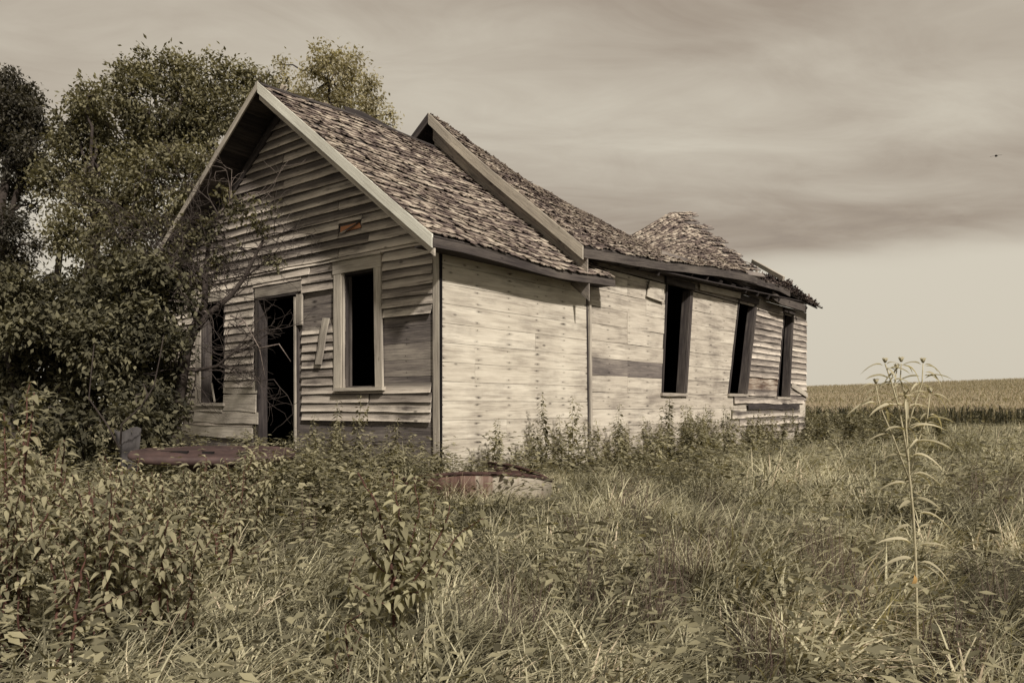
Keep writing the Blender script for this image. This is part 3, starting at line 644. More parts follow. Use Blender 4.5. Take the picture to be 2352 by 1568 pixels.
for ar, vs, fs, uv, tn in SH[300:]: mb.add(vs, fs, uv, tn)
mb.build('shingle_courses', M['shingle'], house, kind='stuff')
# roof planks (sheathing) below the shingles
def planks(S, n, c0, c1, side, parent, mat, seg=12, ragged=0.0, gap=0.004, sel=None, name='roof_plank'):
    for k in range(n):
        b0 = k / n + gap / 8; b1 = (k + 1) / n - gap / 8
        if sel and not sel(b0): continue
        ce = c1 - R.uniform(0, ragged)
        bot = []; top = []
        for i in range(seg + 1):
            c = lerp(c0, ce, i / seg); nn = Sn(S, c, min(.97, max(.03, (b0 + b1) / 2)), side=side)
            bot.append(S(c, b0, 0, side) - nn * 0.004); top.append(S(c, b1, 0, side) - nn * 0.004); nv = nn
        mb = MB(); vs = []; m_ = seg + 1
        nns = [Sn(S, lerp(c0, ce, i / seg), min(.97, max(.03, (b0 + b1) / 2)), side=side) for i in range(m_)]
        vs = bot + top + [p - q * 0.024 for p, q in zip(bot, nns)] + [p - q * 0.024 for p, q in zip(top, nns)]
        ln = (bot[-1] - bot[0]).length
        uv = [(ln * i / seg, 0) for i in range(m_)] + [(ln * i / seg, .2) for i in range(m_)] + [(ln * i / seg, 0.0) for i in range(m_)] + [(ln * i / seg, .2) for i in range(m_)]
        fs = []
        for i in range(seg):
            a, b = i, i + 1
            fs += [(a, b, m_ + b, m_ + a), (2*m_ + b, 2*m_ + a, 3*m_ + a, 3*m_ + b), (b, a, 2*m_ + a, 2*m_ + b), (m_ + a, m_ + b, 3*m_ + b, 3*m_ + a)]
        fs += [(0, m_, 3*m_, 2*m_), (m_ - 1, 3*m_ - 1, 4*m_ - 1, 2*m_ - 1)]
        mb.add(vs, fs, uv, R.random()); mb.build(name, mat, parent)
planks(S1n, 20, 0.01, 0.995, 1, roof1, M['trim_dark'])
planks(S1n, 20, 0.01, 0.995, -1, roof1, M['trim_dark'])
planks(S2, 20, 0.0, 0.90, 1, roof2, M['trim_dark'], seg=20)
planks(S2, 20, 0.0, 0.95, -1, roof2, M['trim_dark'], seg=14)
# broken mound end: bare planks sticking out past the last shingles with gaps of sky
for k in range(10):
    b0 = 0.99 - k * 0.099
    p0 = S2(0.87, b0, 0.01); p1 = S2(KEND[k], b0, 0.01); d = (p1 - p0).normalized(); dn = (S2(0.99, b0 - 0.090, 0.01) - S2(0.99, b0, 0.01))
    ext = R.uniform(-0.03, 0.03)
    e = p1 + d * ext; nn = d.cross(dn).normalized(); nn = nn if nn.z > 0 else -nn
    mb = MB(); mb.plank([p0 + dn * 0.95, e + dn * 0.68], [p0, e + dn * R.uniform(0.05, 0.2)], nn, 0.022, u0=R.random() * 4, tone=R.uniform(0.2, .8)); mb.build('broken_plank', M['sheath_dark'], roof2)
# rafters poking out where the roof has gone
for (xa, ya, xb, yb, wa, wb) in ((1728, 600, 1800, 640, 0.9, -0.2), (1655, 560, 1740, 640, 1.3, -0.2)):
    a0, z0 = on_plane(xa, ya, wa); a1, z1 = on_plane(xb, yb, wb)
    mb = MB(); mb.bar(tuple(pF(a0, wa)[:2]) + (z0,), tuple(pF(a1, wb)[:2]) + (z1,), 0.05, 0.10, tone=0.5); mb.build('rafter', M['trim'], roof2)
a0, z0 = on_plane(1738, 612, 0.5)
mb = MB(); p = pF(a0, 0.5); mb.bar((p.x, p.y, z0 - 0.6), (p.x, p.y, z0), 0.05, 0.05, up=nS, tone=0.5); mb.build('rafter_post', M['trim'], roof2)

# rakes, fascia and ridge
def along(S, pts, side=1, drop=0.0, off=Vector((0, 0, 0))):
    return [S(c, b, 0, side) + off - Vector((0, 0, drop)) for c, b in pts]
def strip_board(name, parent, mat, P, down, n, th, tone=0.8):
    """board hanging below the line P by vector down"""
    bot = [p + Vector(down) for p in P]
    mb = MB(); mb.plank(bot, P, n, th, tone=tone); return mb.build(name, mat, parent)
B = [0, .12, .25, .4, .55, .7, .85, 1.0]
fo = nF * 0.012
strip_board('rake_board', roof1, M['rake'], along(S1n, [(0, b) for b in B], 1, -0.02, fo), (0, 0, -0.15), nF, 0.022, 0.9)
strip_board('rake_moulding', roof1, M['trim'], along(S1n, [(0, b) for b in B], 1, 0.13, -nF * 0.02), (0, 0, -0.085), nF, 0.03, 0.6)
strip_board('rake_board', roof1, M['trim'], along(S1n, [(0, b) for b in B], -1, -0.02, fo), (0, 0, -0.11), nF, 0.022, 0.6)
def frz(b0, b1, side, t0, t1, tone, mat=None, o=0.045):
    P = []
    for i in range(5):
        b = lerp(b0, b1, i / 4); p = S1(0, b, 0, side); P.append(Vector((p.x, p.y, p.z - t0)) + nF * o)
    strip_board('frieze', front_wall, mat or M['trim'], P, (0, 0, -(t1 - t0)), nF, 0.025, tone)
frz(0.10, 1.0, 1, 0.10, 0.24, 0.5); frz(0.06, 1.0, -1, 0.12, 0.27, 0.3, M['trim_dark'])
strip_board('fascia', roof1, M['trim_dark'], along(S1n, [(c / 8, 0) for c in range(9)], 1, 0.02, nS * 0.01), (0, 0, -0.10), nS, 0.025, 0.8)
strip_board('fascia', roof1, M['trim_dark'], along(S1n, [(c / 8, 0) for c in range(9)], -1, 0.02, -nS * 0.01), (0, 0, -0.10), nS, 0.025, 0.8)
mb = MB()                                       # soffit under the front part's eave
q = [pF(A1a + 0.03, -EO + 0.01), pF(A1b - 0.02, -EO + 0.01), pF(A1b - 0.02, -0.03), pF(A1a + 0.03, -0.03)]
mb.add([Vector((p.x, p.y, 2.70)) for p in q] + [Vector((p.x, p.y, 2.68)) for p in q], [(0, 1, 2, 3), (7, 6, 5, 4), (0, 4, 5, 1), (1, 5, 6, 2), (2, 6, 7, 3), (3, 7, 4, 0)]); mb.build('soffit', M['trim_dark'], roof1)
# ridge caps
P = [S1n(c / 10, 1.0, 0.03) for c in range(11)]
mb = MB(); mb.plank([p + nS * 0.10 - Vector((0, 0, 0.075)) for p in P], P, (nS * 0.6 + Vector((0, 0, 0.8))), 0.012, tone=0.2); mb.build('ridge_cap', M['trim_dark'], roof1)
# upturned broken piece on the front ridge
a0, z0 = on_plane(800, 268, 3.1); pts = []
mb = MB(); base = [S1n(c, 1.0, 0.02) for c in (0.40, 0.50, 0.60, 0.70)]
up = [0.10, 0.13, 0.06, 0.0]
mb.plank([p - Vector((0, 0, 0.04)) for p in base], [p + Vector((0, 0, u_)) - nS * u_ * 0.7 for p, u_ in zip(base, up)], nS, 0.02, tone=0.0); mb.build('lifted_shingles', M['trim_dark'], roof1)
# rear roof gable end above the front roof
strip_board('rake_board', roof2, M['trim'], along(S2, [(0, b) for b in B], 1, -0.02, nF * 0.02), (0, 0, -0.19), nF, 0.022, 0.9)
strip_board('rake_board', roof2, M['trim_dark'], along(S2, [(0, b) for b in B], -1, -0.02, nF * 0.02), (0, 0, -0.16), nF, 0.022, 0.3)
P = along(S2, [(0, b) for b in B], 1, 0.12, -nF * 0.10)
strip_board('gable_board', roof2, M['sheath_dark'], P, (0, 0, -0.30), nF, 0.022, 0.9)
P = along(S2, [(0, b) for b in B], 1, 0.42, -nF * 0.14)
strip_board('gable_board', roof2, M['sheath_dark'], P, (0, 0, -0.32), nF, 0.022, 0.6)
P = [S2(0, b, 0, -1) - nF * 0.14 - Vector((0, 0, 0.5)) for b in (0, 0.3, 0.6)]
strip_board('gable_board', roof2, M['trim_dark'], P, (0, 0, -0.9), nF, 0.022, 0.1)
ec = [(c / 12 * 0.93, 0) for c in range(13)]
strip_board('fascia', roof2, M['trim_dark'], along(S2, ec, 1, 0.015, nS * 0.012), (0, 0, -0.13), nS, 0.025, 0.9)
# hanging fascia lengths and ragged shingle tail at the far end
def wp(x, y, w): a, z = on_plane(x, y, w); p = pF(a, w); return Vector((p.x, p.y, z))
strip_board('fascia', roof2, M['trim_dark'], [wp(1700, 628, -EO), wp(1790, 655, -EO), wp(1815, 668, -EO)], (0, 0, -0.13), nS, 0.025, 0.7)
strip_board('fallen_fascia', roof2, M['trim_dark'], [wp(1775, 668, -0.25), wp(1795, 683, -0.3), wp(1850, 700, -0.33)], (0, 0, -0.16), nS, 0.02, 0.9)
tail = [((1770, 634), (1800, 640), 0.0), ((1790, 640), (1835, 662), 0.3), ((1812, 652), (1852, 680), 0.1), ((1830, 668), (1866, 694), 0.2), ((1845, 682), (1888, 712), 0.0)]
eA = [wp(1740, 632, 0.35), wp(1775, 634, 0.3), wp(1810, 650, 0.25), wp(1845, 676, 0.2), wp(1868, 693, 0.1)]
eB = [wp(1740, 648, -EO), wp(1775, 655, -EO), wp(1812, 672, -EO), wp(1850, 694, -EO), wp(1888, 712, -EO)]
def S3(c, b, lift=0.0, side=1):
    ci = min(max(c, 0), 1) * 4; i = min(int(ci), 3); t = ci - i
    return eB[i].lerp(eB[i + 1], t).lerp(eA[i].lerp(eA[i + 1], t), b) + Vector((0, 0, lift))
SH2 = SH; SH = []
shingles(S3, 0, 1, 3.3, 0.75, 1, exp=0.11, curl=0.045, miss=0.08)
mb = MB()
for ar, vs, fs, uv, tn in SH:
    mb.add(vs, fs, uv, tn * 0.3)
for i in range(60):
    c = R.uniform(0.25, 1); b = R.uniform(0.2, 1); p = S3(c, b, R.uniform(0.0, 0.07))
    d = (dS * R.uniform(-1, 1) + nS * R.uniform(-1, 1) + Vector((0, 0, R.uniform(-0.5, 0.5)))).normalized() * R.uniform(0.06, 0.14)
    s_ = d.cross(Vector((R.random(), R.random(), 1))).normalized() * 0.05
    mb.plank([p, p + d], [p + s_, p + d + s_ * 0.7], d.cross(s_).normalized(), 0.008, tone=R.random() * 0.3)
mb.build('ragged_shingles', M['shingle'], roof2, kind='stuff')
planks(S3, 4, 0.0, 0.97, 1, roof2, M['trim_dark'], seg=5, ragged=0.05)
# eave soffit, rafter tails below the rear roof
for a in np.arange(3.0, 12.8, 0.62):
    zt = 3.25
    mb = MB(); p0 = pF(a, 0.25); p1 = pF(a, -EO + 0.04); mb.bar((p0.x, p0.y, 3.52 if a > 5 else 3.36), (p1.x, p1.y, 3.22 if a > 5 else 3.08), 0.05, 0.09, tone=0.2); mb.build('rafter_tail', M['trim_dark'], roof2)
mb = MB()
q = [pF(LEN1 - .3, -EO + 0.02), pF(LEN - 0.3, -EO + 0.02), pF(LEN - 0.3, 0.1), pF(LEN1 - .3, 0.1)]
zz = [3.06, 3.40, 3.44, 3.10]
mb.add([Vector((p.x, p.y, z)) for p, z in zip(q, zz)] + [Vector((p.x, p.y, z - 0.02)) for p, z in zip(q, zz)], [(0, 1, 2, 3), (7, 6, 5, 4), (0, 4, 5, 1), (1, 5, 6, 2), (2, 6, 7, 3), (3, 7, 4, 0)]); mb.build('soffit', M['trim_dark'], roof2)
#@@PART2
# ------------------------------------------------------------------ foliage tools
def inside_house(x, y, m=0.1):
    v = Vector((x, y, 0)) - C0; a = v.dot(dS); w = -v.dot(nS); return -m < a < LEN + m and -m < w < WID + m
def leaf_fast(mb_lists, P, D, Nn, Ls, Wr, tone):
    """many folded leaves at once: P base, D direction, Nn normal (arrays), Ls lengths"""
    S_ = np.cross(Nn, D); S_ /= np.linalg.norm(S_, axis=1, keepdims=True) + 1e-9
    L1 = Ls[:, None]
    mid = P + D * L1 * 0.45; tip = P + D * L1 - Nn * L1 * 0.18
    a = mid + S_ * L1 * Wr * 0.5 - Nn * L1 * 0.04; b = mid - S_ * L1 * Wr * 0.5 - Nn * L1 * 0.04
    v = np.stack([P, a, tip, b], 1).reshape(-1, 3); n = len(P); b0 = sum(len(q) for q in mb_lists[0])
    idx = np.arange(n) * 4 + b0
    f = np.stack([np.stack([idx, idx + 1, idx + 2], 1), np.stack([idx, idx + 2, idx + 3], 1)], 1).reshape(-1, 3)
    mb_lists[0].append(v); mb_lists[1].append(f); mb_lists[2].append(np.repeat(tone, 4))
def fast_mesh(name, lists, mat, origin=(0, 0, 0)):
    v = np.concatenate(lists[0]) - np.array(origin); f = np.concatenate(lists[1]); t = np.concatenate(lists[2])
    me = bpy.data.meshes.new(name); me.vertices.add(len(v)); me.vertices.foreach_set('co', v.astype('f').ravel())
    me.loops.add(len(f) * 3); me.loops.foreach_set('vertex_index', f.astype('i').ravel())
    me.polygons.add(len(f)); me.polygons.foreach_set('loop_start', np.arange(len(f), dtype='i') * 3)
    me.polygons.foreach_set('loop_total', np.full(len(f), 3, 'i')); me.update(calc_edges=True)
    a = me.attributes.new('tone', 'FLOAT', 'POINT'); a.data.foreach_set('value', t.astype('f'))
    me.materials.append(mat); return me
def unit(a): return a / (np.linalg.norm(a, axis=-1, keepdims=True) + 1e-9)
def crown(lists, blobs, per_m2, leaf, wr=0.5, cl=0.16, inner=0.35, leaves_per=11, droop=0.35, tone_mu=0.5, gs=1.9, gt=-0.14):
    """blobs: (center, radius vec). twig clusters on and in the blob, each a small spray of leaves"""
    tips = []
    for c, r in blobs:
        r = np.array(r); n = max(4, int(per_m2 * 4 * pi * (r.mean() ** 2)))
        d = unit(NR.normal(size=(n, 3))); rad = 1.0 - NR.random(n) ** 1.6 * (1 - inner)
        # lumpy outline
        lump = np.array([1 + 0.28 * mnoise.noise(Vector(q * 2.2 + np.array(c) * 0.7)) for q in d])
        P = np.array(c) + d * r * (rad * lump)[:, None]
        tw = unit(d + np.array([0, 0, 0.25]) + NR.normal(size=(n, 3)) * 0.45)
        ctone = np.clip(tone_mu + NR.normal(size=n) * 0.16 + R.uniform(-.15, .15), 0, 1)
        gate = np.array([mnoise.noise(Vector(q) * gs + Vector((3, 7, 1))) for q in P])
        for i in range(n):
            if gate[i] < gt + NR.normal() * 0.05: continue
            k = leaves_per + NR.integers(-3, 4); t = NR.random(k)
            B_ = P[i] + tw[i] * (t[:, None] * cl * 2.0 - cl) + NR.normal(size=(k, 3)) * cl * 0.42
            D = unit(tw[i] * 0.6 + NR.normal(size=(k, 3)) * 0.75 + np.array([0, 0, -droop]))
            Nn = np.array([0, 0, 1.0]) + NR.normal(size=(k, 3)) * 0.45; Nn = unit(Nn - D * (Nn * D).sum(1, keepdims=True))
            leaf_fast(lists, B_, D, Nn, leaf * NR.uniform(0.7, 1.25, k), wr, np.clip(ctone[i] + NR.normal(size=k) * 0.14, 0, 1))
        tips.append((np.array(c), P))
    return tips
def wiggle(a, b, n=6, amp=0.06, sag=0.0):
    a = Vector(a); b = Vector(b); ln = (b - a).length; out = []
    for i in range(n + 1):
        t = i / n; j = Vector((R.gauss(0, 1), R.gauss(0, 1), R.gauss(0, 1))) * amp * ln * (0 if i in (0, n) else 1) * 0.4
        out.append(a.lerp(b, t) + j + Vector((0, 0, sag * sin(t * pi) * ln)))
    return out
def tree(name, label, cat, base, blobs, mat, leaf, per_m2, trunks, bark='bark', cl=0.16, wr=0.5, inner=0.35, group=None, twigs=5, r0=0.16, leaves_per=11, tone_mu=0.5, kindname='crown'):
    t = empty(name, base); tag(t, label, cat, group)
    lists = ([], [], []); tips = crown(lists, blobs, per_m2, leaf, wr, cl, inner, leaves_per, tone_mu=tone_mu)
    me = fast_mesh(kindname, lists, M[mat], t.location); o = bpy.data.objects.new(kindname, me); COL.objects.link(o); o.parent = t; o['kind'] = 'stuff'
    br = MB()
    for pts, ra, rb in trunks:
        n = len(pts); mb = MB(); mb.tube(pts, [lerp(ra, rb, i / (n - 1)) for i in range(n)], 8); mb.build('trunk', M[bark], t, smooth=True)
    for c, P in tips:
        c = Vector(c)
        src = min((Vector(p) for pts, _, _ in trunks for p in pts[1:]), key=lambda p: (p - c).length + max(0, p.z - c.z) * 1.5)
        br.tube(wiggle(src, c, 5, 0.10, 0.06), [lerp(r0 * 0.33, r0 * 0.10, i / 5) for i in range(6)], 6)
        for k in NR.integers(0, len(P), twigs): br.tube(wiggle(c, P[k], 4, 0.12), [lerp(r0 * 0.10, 0.005, i / 4) for i in range(5)], 4)
    br.build('branches', M[bark], t, kind='stuff', smooth=True)
    return t
def bl(L_, Y, dy=0.35, flat=0.8):
    out = []
    for x, y, r in L_:
        Yj = Y + R.uniform(-dy, dy) * Y * 0.12; c = at(x, y, Yj); rr = r / F * Yj; out.append((tuple(c), (rr, rr * flat, rr)))
    return out
def gp(x, Y): X = (x - 1176) / F * Y; return Vector((X, Y, g(X, Y)))

# ---- trees behind and beside the house
LT = [(345,165,42),(300,150,22),(300,215,62),(420,185,62),(500,175,48),(570,190,42),(620,215,32),(200,225,45),(225,265,60),(170,300,48),(185,350,72),(290,320,88),(400,290,95),(500,280,80),(575,270,55),(130,430,62),
      (250,450,92),(370,420,92),(470,400,72),(160,530,56),(290,560,90),(420,530,85),(205,640,58),(320,650,75),(450,620,60)]
b0 = gp(185, 17)
tree('leafy_tree', 'tall dense dark tree spreading behind the left gable', 'tree', b0, bl(LT, 17), 'leaf_tree', 0.105, 66,
     [(wiggle(b0 - Vector((0, 0, .3)), at(215, 430, 17), 6, 0.05), 0.20, 0.10), (wiggle(gp(150, 17.3), at(140, 560, 17.3), 5, 0.06), 0.12, 0.06), (wiggle(at(205, 560, 17), at(400, 330, 17), 6, 0.05), 0.12, 0.05), (wiggle(at(205, 640, 17), at(470, 420, 17), 6, 0.05), 0.09, 0.04)], cl=0.17)
RT = [(755,140,42),(800,155,38),(715,165,30),(720,215,50),(790,215,55),(845,190,28),(685,225,34),(645,150,14),(632,185,12),(660,180,16),(640,250,40),(850,245,36),(780,275,58),(875,225,16),(870,285,26),(900,262,14),(720,285,52),(650,300,45),(905,290,12)]
b0 = gp(755, 25)
tree('pale_tree', 'slender pale leaved tree rising behind the front roof ridge', 'tree', b0, bl(RT, 25), 'leaf_light', 0.125, 34,
     [(wiggle(b0 - Vector((0, 0, .3)), at(755, 190, 25), 7, 0.04), 0.2, 0.05), (wiggle(at(755, 430, 25), at(840, 250, 25), 5, 0.06), 0.09, 0.04), (wiggle(at(755, 430, 25), at(650, 270, 25), 5, 0.06), 0.09, 0.04)], cl=0.20, leaves_per=9, inner=0.2)
FT = [(25,190,34),(45,215,38),(10,240,40),(60,260,44),(30,300,60),(95,300,26),(75,340,44),(15,370,44),(90,380,30),(20,440,30),(5,500,40),(30,560,24),(80,470,16),(20,620,36),(90,560,18),(60,690,34),(110,640,20),(35,250,50),(30,340,55),(40,420,34),(20,520,44),(40,600,34),(100,420,20)]
b0 = gp(20, 22)
tree('dark_tree', 'dark thin foliaged tree at the left edge of the yard', 'tree', b0, bl(FT, 22), 'leaf_far', 0.12, 62,
     [(wiggle(b0 - Vector((0, 0, .3)), at(15, 260, 22), 7, 0.05), 0.22, 0.07), (wiggle(at(18, 520, 22), at(75, 330, 22), 5, 0.06), 0.08, 0.04)], cl=0.2, leaves_per=9)
DL = [(30,680,60),(60,760,55),(-30,720,70),(140,700,55),(230,690,60),(320,640,55),(400,610,50),(120,780,70),(240,790,75),(350,740,65),(-10,830,70),(80,860,75),(200,880,80),(320,860,70),(400,800,45),(395,690,45),(415,620,38),(385,890,38),(350,970,45),(395,770,35),(330,900,50),(345,840,55),(340,790,50),(290,830,60),(60,930,60)]
b0 = gp(150, 9.4)
tree('overgrown_bush', 'large dark tangled bush filling the yard left of the house', 'bush', b0, bl(DL, 9.4, 0.8, 1.3), 'leaf_bush', 0.08, 170,
     [(wiggle(gp(150, 9.4), at(140, 760, 9.4), 5, 0.08), 0.05, 0.03), (wiggle(gp(240, 9.5), at(300, 730, 9.5), 5, 0.08), 0.05, 0.03), (wiggle(gp(60, 9.2), at(30, 760, 9.2), 5, 0.08), 0.05, 0.03)], cl=0.12, r0=0.08, inner=0.5, twigs=3)
DM = [(180,985,60),(300,960,55),(60,960,70),(380,940,38),(120,1040,55),(260,1040,50),(335,890,45),(350,1000,38)]
b0 = gp(200, 8.2)
tree('undergrowth_bush', 'low dark bush at the foot of the tangled thicket', 'bush', b0, bl(DM, 8.3, 0.5, 1.2), 'leaf_bush', 0.085, 60,
     [(wiggle(gp(180, 8.2), at(190, 980, 8.2), 4, 0.08), 0.03, 0.02), (wiggle(gp(300, 8.2), at(300, 950, 8.2), 4, 0.08), 0.03, 0.02)], cl=0.10, r0=0.05, inner=0.4, twigs=3, tone_mu=0.4)
# ---- the half bare tree in front of the gable wall
YB = 9.7
b0 = gp(398, YB)
SB = [(520,440,16),(545,480,30),(600,515,22),(480,520,34),(560,560,26),(630,600,18),(430,590,44),(500,600,26),(380,650,40),(590,470,12),(350,580,40),(620,485,10),(415,520,26),(470,640,24)]
def P_(x, y, dy=0): return at(x, y, YB + dy)
limbs = [([b0 - Vector((0, 0, .2)), P_(400, 960), P_(415, 880), P_(428, 800), P_(452, 740)], 0.10, 0.055),
         ([P_(452, 740), P_(470, 700), P_(472, 640), P_(478, 570), P_(500, 490)], 0.05, 0.018),
         ([P_(440, 770), P_(480, 720), P_(530, 680), P_(560, 640), P_(590, 580), P_(610, 540)], 0.045, 0.012),
         ([P_(452, 740), P_(440, 700), P_(425, 650), P_(395, 600), P_(380, 560)], 0.035, 0.012),
         ([P_(420, 850), P_(450, 850), P_(500, 840), P_(540, 805), P_(600, 790)], 0.03, 0.008),
         ([P_(470, 640), P_(430, 610), P_(380, 590), P_(330, 585)], 0.025, 0.008),
         ([P_(400, 960), P_(370, 900), P_(372, 860), P_(360, 820)], 0.05, 0.025)]
t = empty('bare_twigged_tree', b0); tag(t, 'gnarled dark tree with half bare twigs before the left window', 'tree')
mb = MB(); [mb.tube(p, [lerp(a, b, i / (len(p) - 1)) for i in range(len(p))], 8) for p, a, b in limbs]; mb.build('trunk', M['bark'], t, smooth=True)
br = MB(); br2 = MB()
def twig(p, d, ln, r, depth, mbx):
    pts = [p]; d = d.normalized()
    for i in range(4):
        d = (d + Vector((R.gauss(0, .28), R.gauss(0, .2), R.gauss(0, .28)))).normalized(); pts.append(pts[-1] + d * ln / 4)
    mbx.tube(pts, [lerp(r, r * 0.45, i / 4) for i in range(5)], 4, cap=False)
    if depth:
        for k in (1, 2, 3, 4):
            for _ in range(1 + (R.random() < 0.4)):
                dd = (d + Vector((R.gauss(0, .9), R.gauss(0, .5), R.gauss(0, .8)))).normalized(); twig(pts[k], dd, ln * R.uniform(0.45, 0.75), r * 0.55, depth - 1, mbx)
for p, a, b in limbs[1:6]:
    for q in p[1:]:
        for _ in range(2): twig(Vector(q), Vector((R.uniform(-.6, 1.0), R.uniform(-0.5, 0.2), R.uniform(-0.3, 0.9))), R.uniform(0.4, 0.85), 0.010, 2, br if R.random() < .9 else br2)
br.build('twigs', M['bark'], t, kind='stuff'); br2.build('pale_twigs', M['twig'], t, kind='stuff')
lists = ([], [], []); crown(lists, bl(SB, YB, 0.3), 95, 0.07, 0.5, 0.09, 0.2, 8)
o = bpy.data.objects.new('crown', fast_mesh('crown', lists, M['leaf_tree'], t.location)); COL.objects.link(o); o.parent = t; o['kind'] = 'stuff'
# crooked grey branches hanging in the thicket
t = empty('dead_branch', at(277, 1030, 7.2)); tag(t, 'crooked grey dead branch curving up in front of the dark thicket', 'branch')
mb = MB()
for L_ in ([(274, 1020), (277, 974), (330, 929), (356, 886), (366, 817), (378, 770)], [(277, 1030), (245, 975), (205, 915), (212, 860), (218, 790)], [(330, 929), (338, 905), (332, 880)]):
    mb.tube([at(x + R.uniform(-3, 3), y, 7.2) for x, y in L_], [lerp(0.010, 0.004, i / (len(L_) - 1)) for i in range(len(L_))], 5)
mb.build('limb', M['bark'], t, smooth=True)
mb = MB()
for L_ in ([(565, 725), (600, 735), (640, 800), (655, 870)], [(600, 740), (560, 760), (555, 790)], [(640, 800), (690, 790), (720, 830)]):
    mb.tube([at(x * .9 + 20, y, 9.5) for x, y in L_], [lerp(0.012, 0.004, i / (len(L_) - 1)) for i in range(len(L_))], 5)
tb = mb.build('dead_branch', M['twig'], smooth=True); tag(tb, 'pale crooked bare branch across the door opening', 'branch')

# ---- leaf shapes for plants seen close
def leaf_mesh(name, mat, W=0.45, curl=0.35, fold=0.10, n=5, tip=1.0, wave=0.0, petiole=0.1):
    vs = []; fs = []
    for i in range(n + 1):
        t = i / n; w = W * 0.5 * (sin(pi * min(1, t ** 0.75)) ** 0.8 if 0 < t < 1 else 0.0) + 0.003
        x = petiole + t * (1 - petiole) ; z = -curl * t * t + 0.08 * sin(pi * t)
        zz = fold * w / (W * 0.5) * 0.5 + wave * sin(t * 9)
        vs += [(x, -w, z + zz), (x, 0, z), (x, w, z + zz * 0.9)]
    for i in range(n):
        a = i * 3; fs += [(a, a + 3, a + 4, a + 1), (a + 1, a + 4, a + 5, a + 2)]
    k = len(vs); vs += [(0, -0.006, 0.0), (0, 0.006, 0.0)]; fs += [(k, 0, 2, k + 1)]
    mb = MB(); mb.add(vs, fs, None, R.random()); return mb.mesh(name, mat, smooth=True)
def place(me, name, parent, p, d, up, s):
    d = Vector(d).normalized(); up = Vector(up); n = (up - d * up.dot(d)).normalized(); y = n.cross(d)
    o = bpy.data.objects.new(name, me); COL.objects.link(o); o.parent = parent
    m = Matrix(((d.x, y.x, n.x, 0), (d.y, y.y, n.y, 0), (d.z, y.z, n.z, 0), (0, 0, 0, 1))) @ Matrix.Diagonal((s, s, s, 1))
    m.translation = Vector(p) - wloc(parent); o.matrix_local = m; return o
LM = {}
for key, mat, W_ in (('sap', 'leaf_sapling', 0.46), ('shrub', 'leaf_shrub', 0.42)):
    LM[key] = [leaf_mesh('leaf', M[mat], W_ * R.uniform(.9, 1.15), R.uniform(0.2, 0.75), R.uniform(0.08, 0.28), 5) for _ in range(6)]
LM['sun'] = [leaf_mesh('leaf', M['leaf_sun'], R.uniform(0.12, 0.20), R.uniform(0.05, 0.75), 0.10, 6, wave=0.014) for _ in range(9)]
LM['dead'] = [leaf_mesh('leaf', M['leaf_dead'], 0.3, 0.6, 0.2, 5)]
def joined_leaf(lists, me_name, p, d, up, s, tone):
    pass
def shrub(name, label, cat, base, stems, key, leaf, step=0.045, group=None, start=0.3, objs=True, stem_mat='stem_red', r=0.006, side=0.5, mat=None, cap=290):
    t = empty(name, base); tag(t, label, cat, group); mb = MB(); cnt = 0; spots = []
    for pts, rad in stems:
        pts = [Vector(p) for p in pts]; sm_ = []
        for i in range(len(pts) - 1):
            for k in range(4): sm_.append(pts[i].lerp(pts[i + 1], k / 4))
        sm_.append(pts[-1]); sm_ = [p + Vector((R.gauss(0, 1), R.gauss(0, 1), 0)) * 0.004 for p in sm_]
        n = len(sm_); mb.tube(sm_, [lerp(rad, rad * 0.35, i / (n - 1)) for i in range(n)], 5)
        ln = sum((sm_[i + 1] - sm_[i]).length for i in range(n - 1)); s_ = ln * start; ang = R.uniform(0, 6)
        while s_ < ln:
            acc = 0
            for i in range(n - 1):
                l_ = (sm_[i + 1] - sm_[i]).length
                if acc + l_ >= s_: p = sm_[i].lerp(sm_[i + 1], (s_ - acc) / l_); d = (sm_[i + 1] - sm_[i]).normalized(); break
                acc += l_
            ang += 2.4 + R.uniform(-.4, .4); spots.append((p, d, ang, s_ / ln)); s_ += step * R.uniform(0.7, 1.3)
        spots.append((sm_[-1], (sm_[-1] - sm_[-2]).normalized(), ang + 1, 1.0))
    mb.build('stem', M[stem_mat], t, smooth=True)
    R.shuffle(spots); rest = MB()
    for i, (p, d, ang, q) in enumerate(spots):
        x = d.cross(Vector((0.1, 1, 0.05))).normalized(); y = d.cross(x)
        out = (x * cos(ang) + y * sin(ang)); dd = (out * 0.9 + d * 0.35 + Vector((0, 0, R.uniform(-0.5, 0.15)))).normalized()
        upv = Vector((R.gauss(0, .25), R.gauss(0, .25) - 0.2, 1)); s_ = leaf * R.uniform(0.65, 1.2) * (1 - 0.35 * q)
        me = R.choice(LM[key])
        if objs and i < cap: place(me, 'leaf', t, p, dd, upv, s_)
        else:
            dn = dd; n_ = (upv - dn * upv.dot(dn)).normalized(); yy = n_.cross(dn)
            vs = [p + dn * v.co.x * s_ + yy * v.co.y * s_ + n_ * v.co.z * s_ for v in me.vertices]
            rest.add(vs, [tuple(f.vertices) for f in me.polygons], None, R.random())
    if rest.v: rest.build('leaves', M[{'sap': 'leaf_sapling', 'shrub': 'leaf_shrub', 'sun': 'leaf_sun'}[key]], t, kind='stuff', smooth=True)
    return t
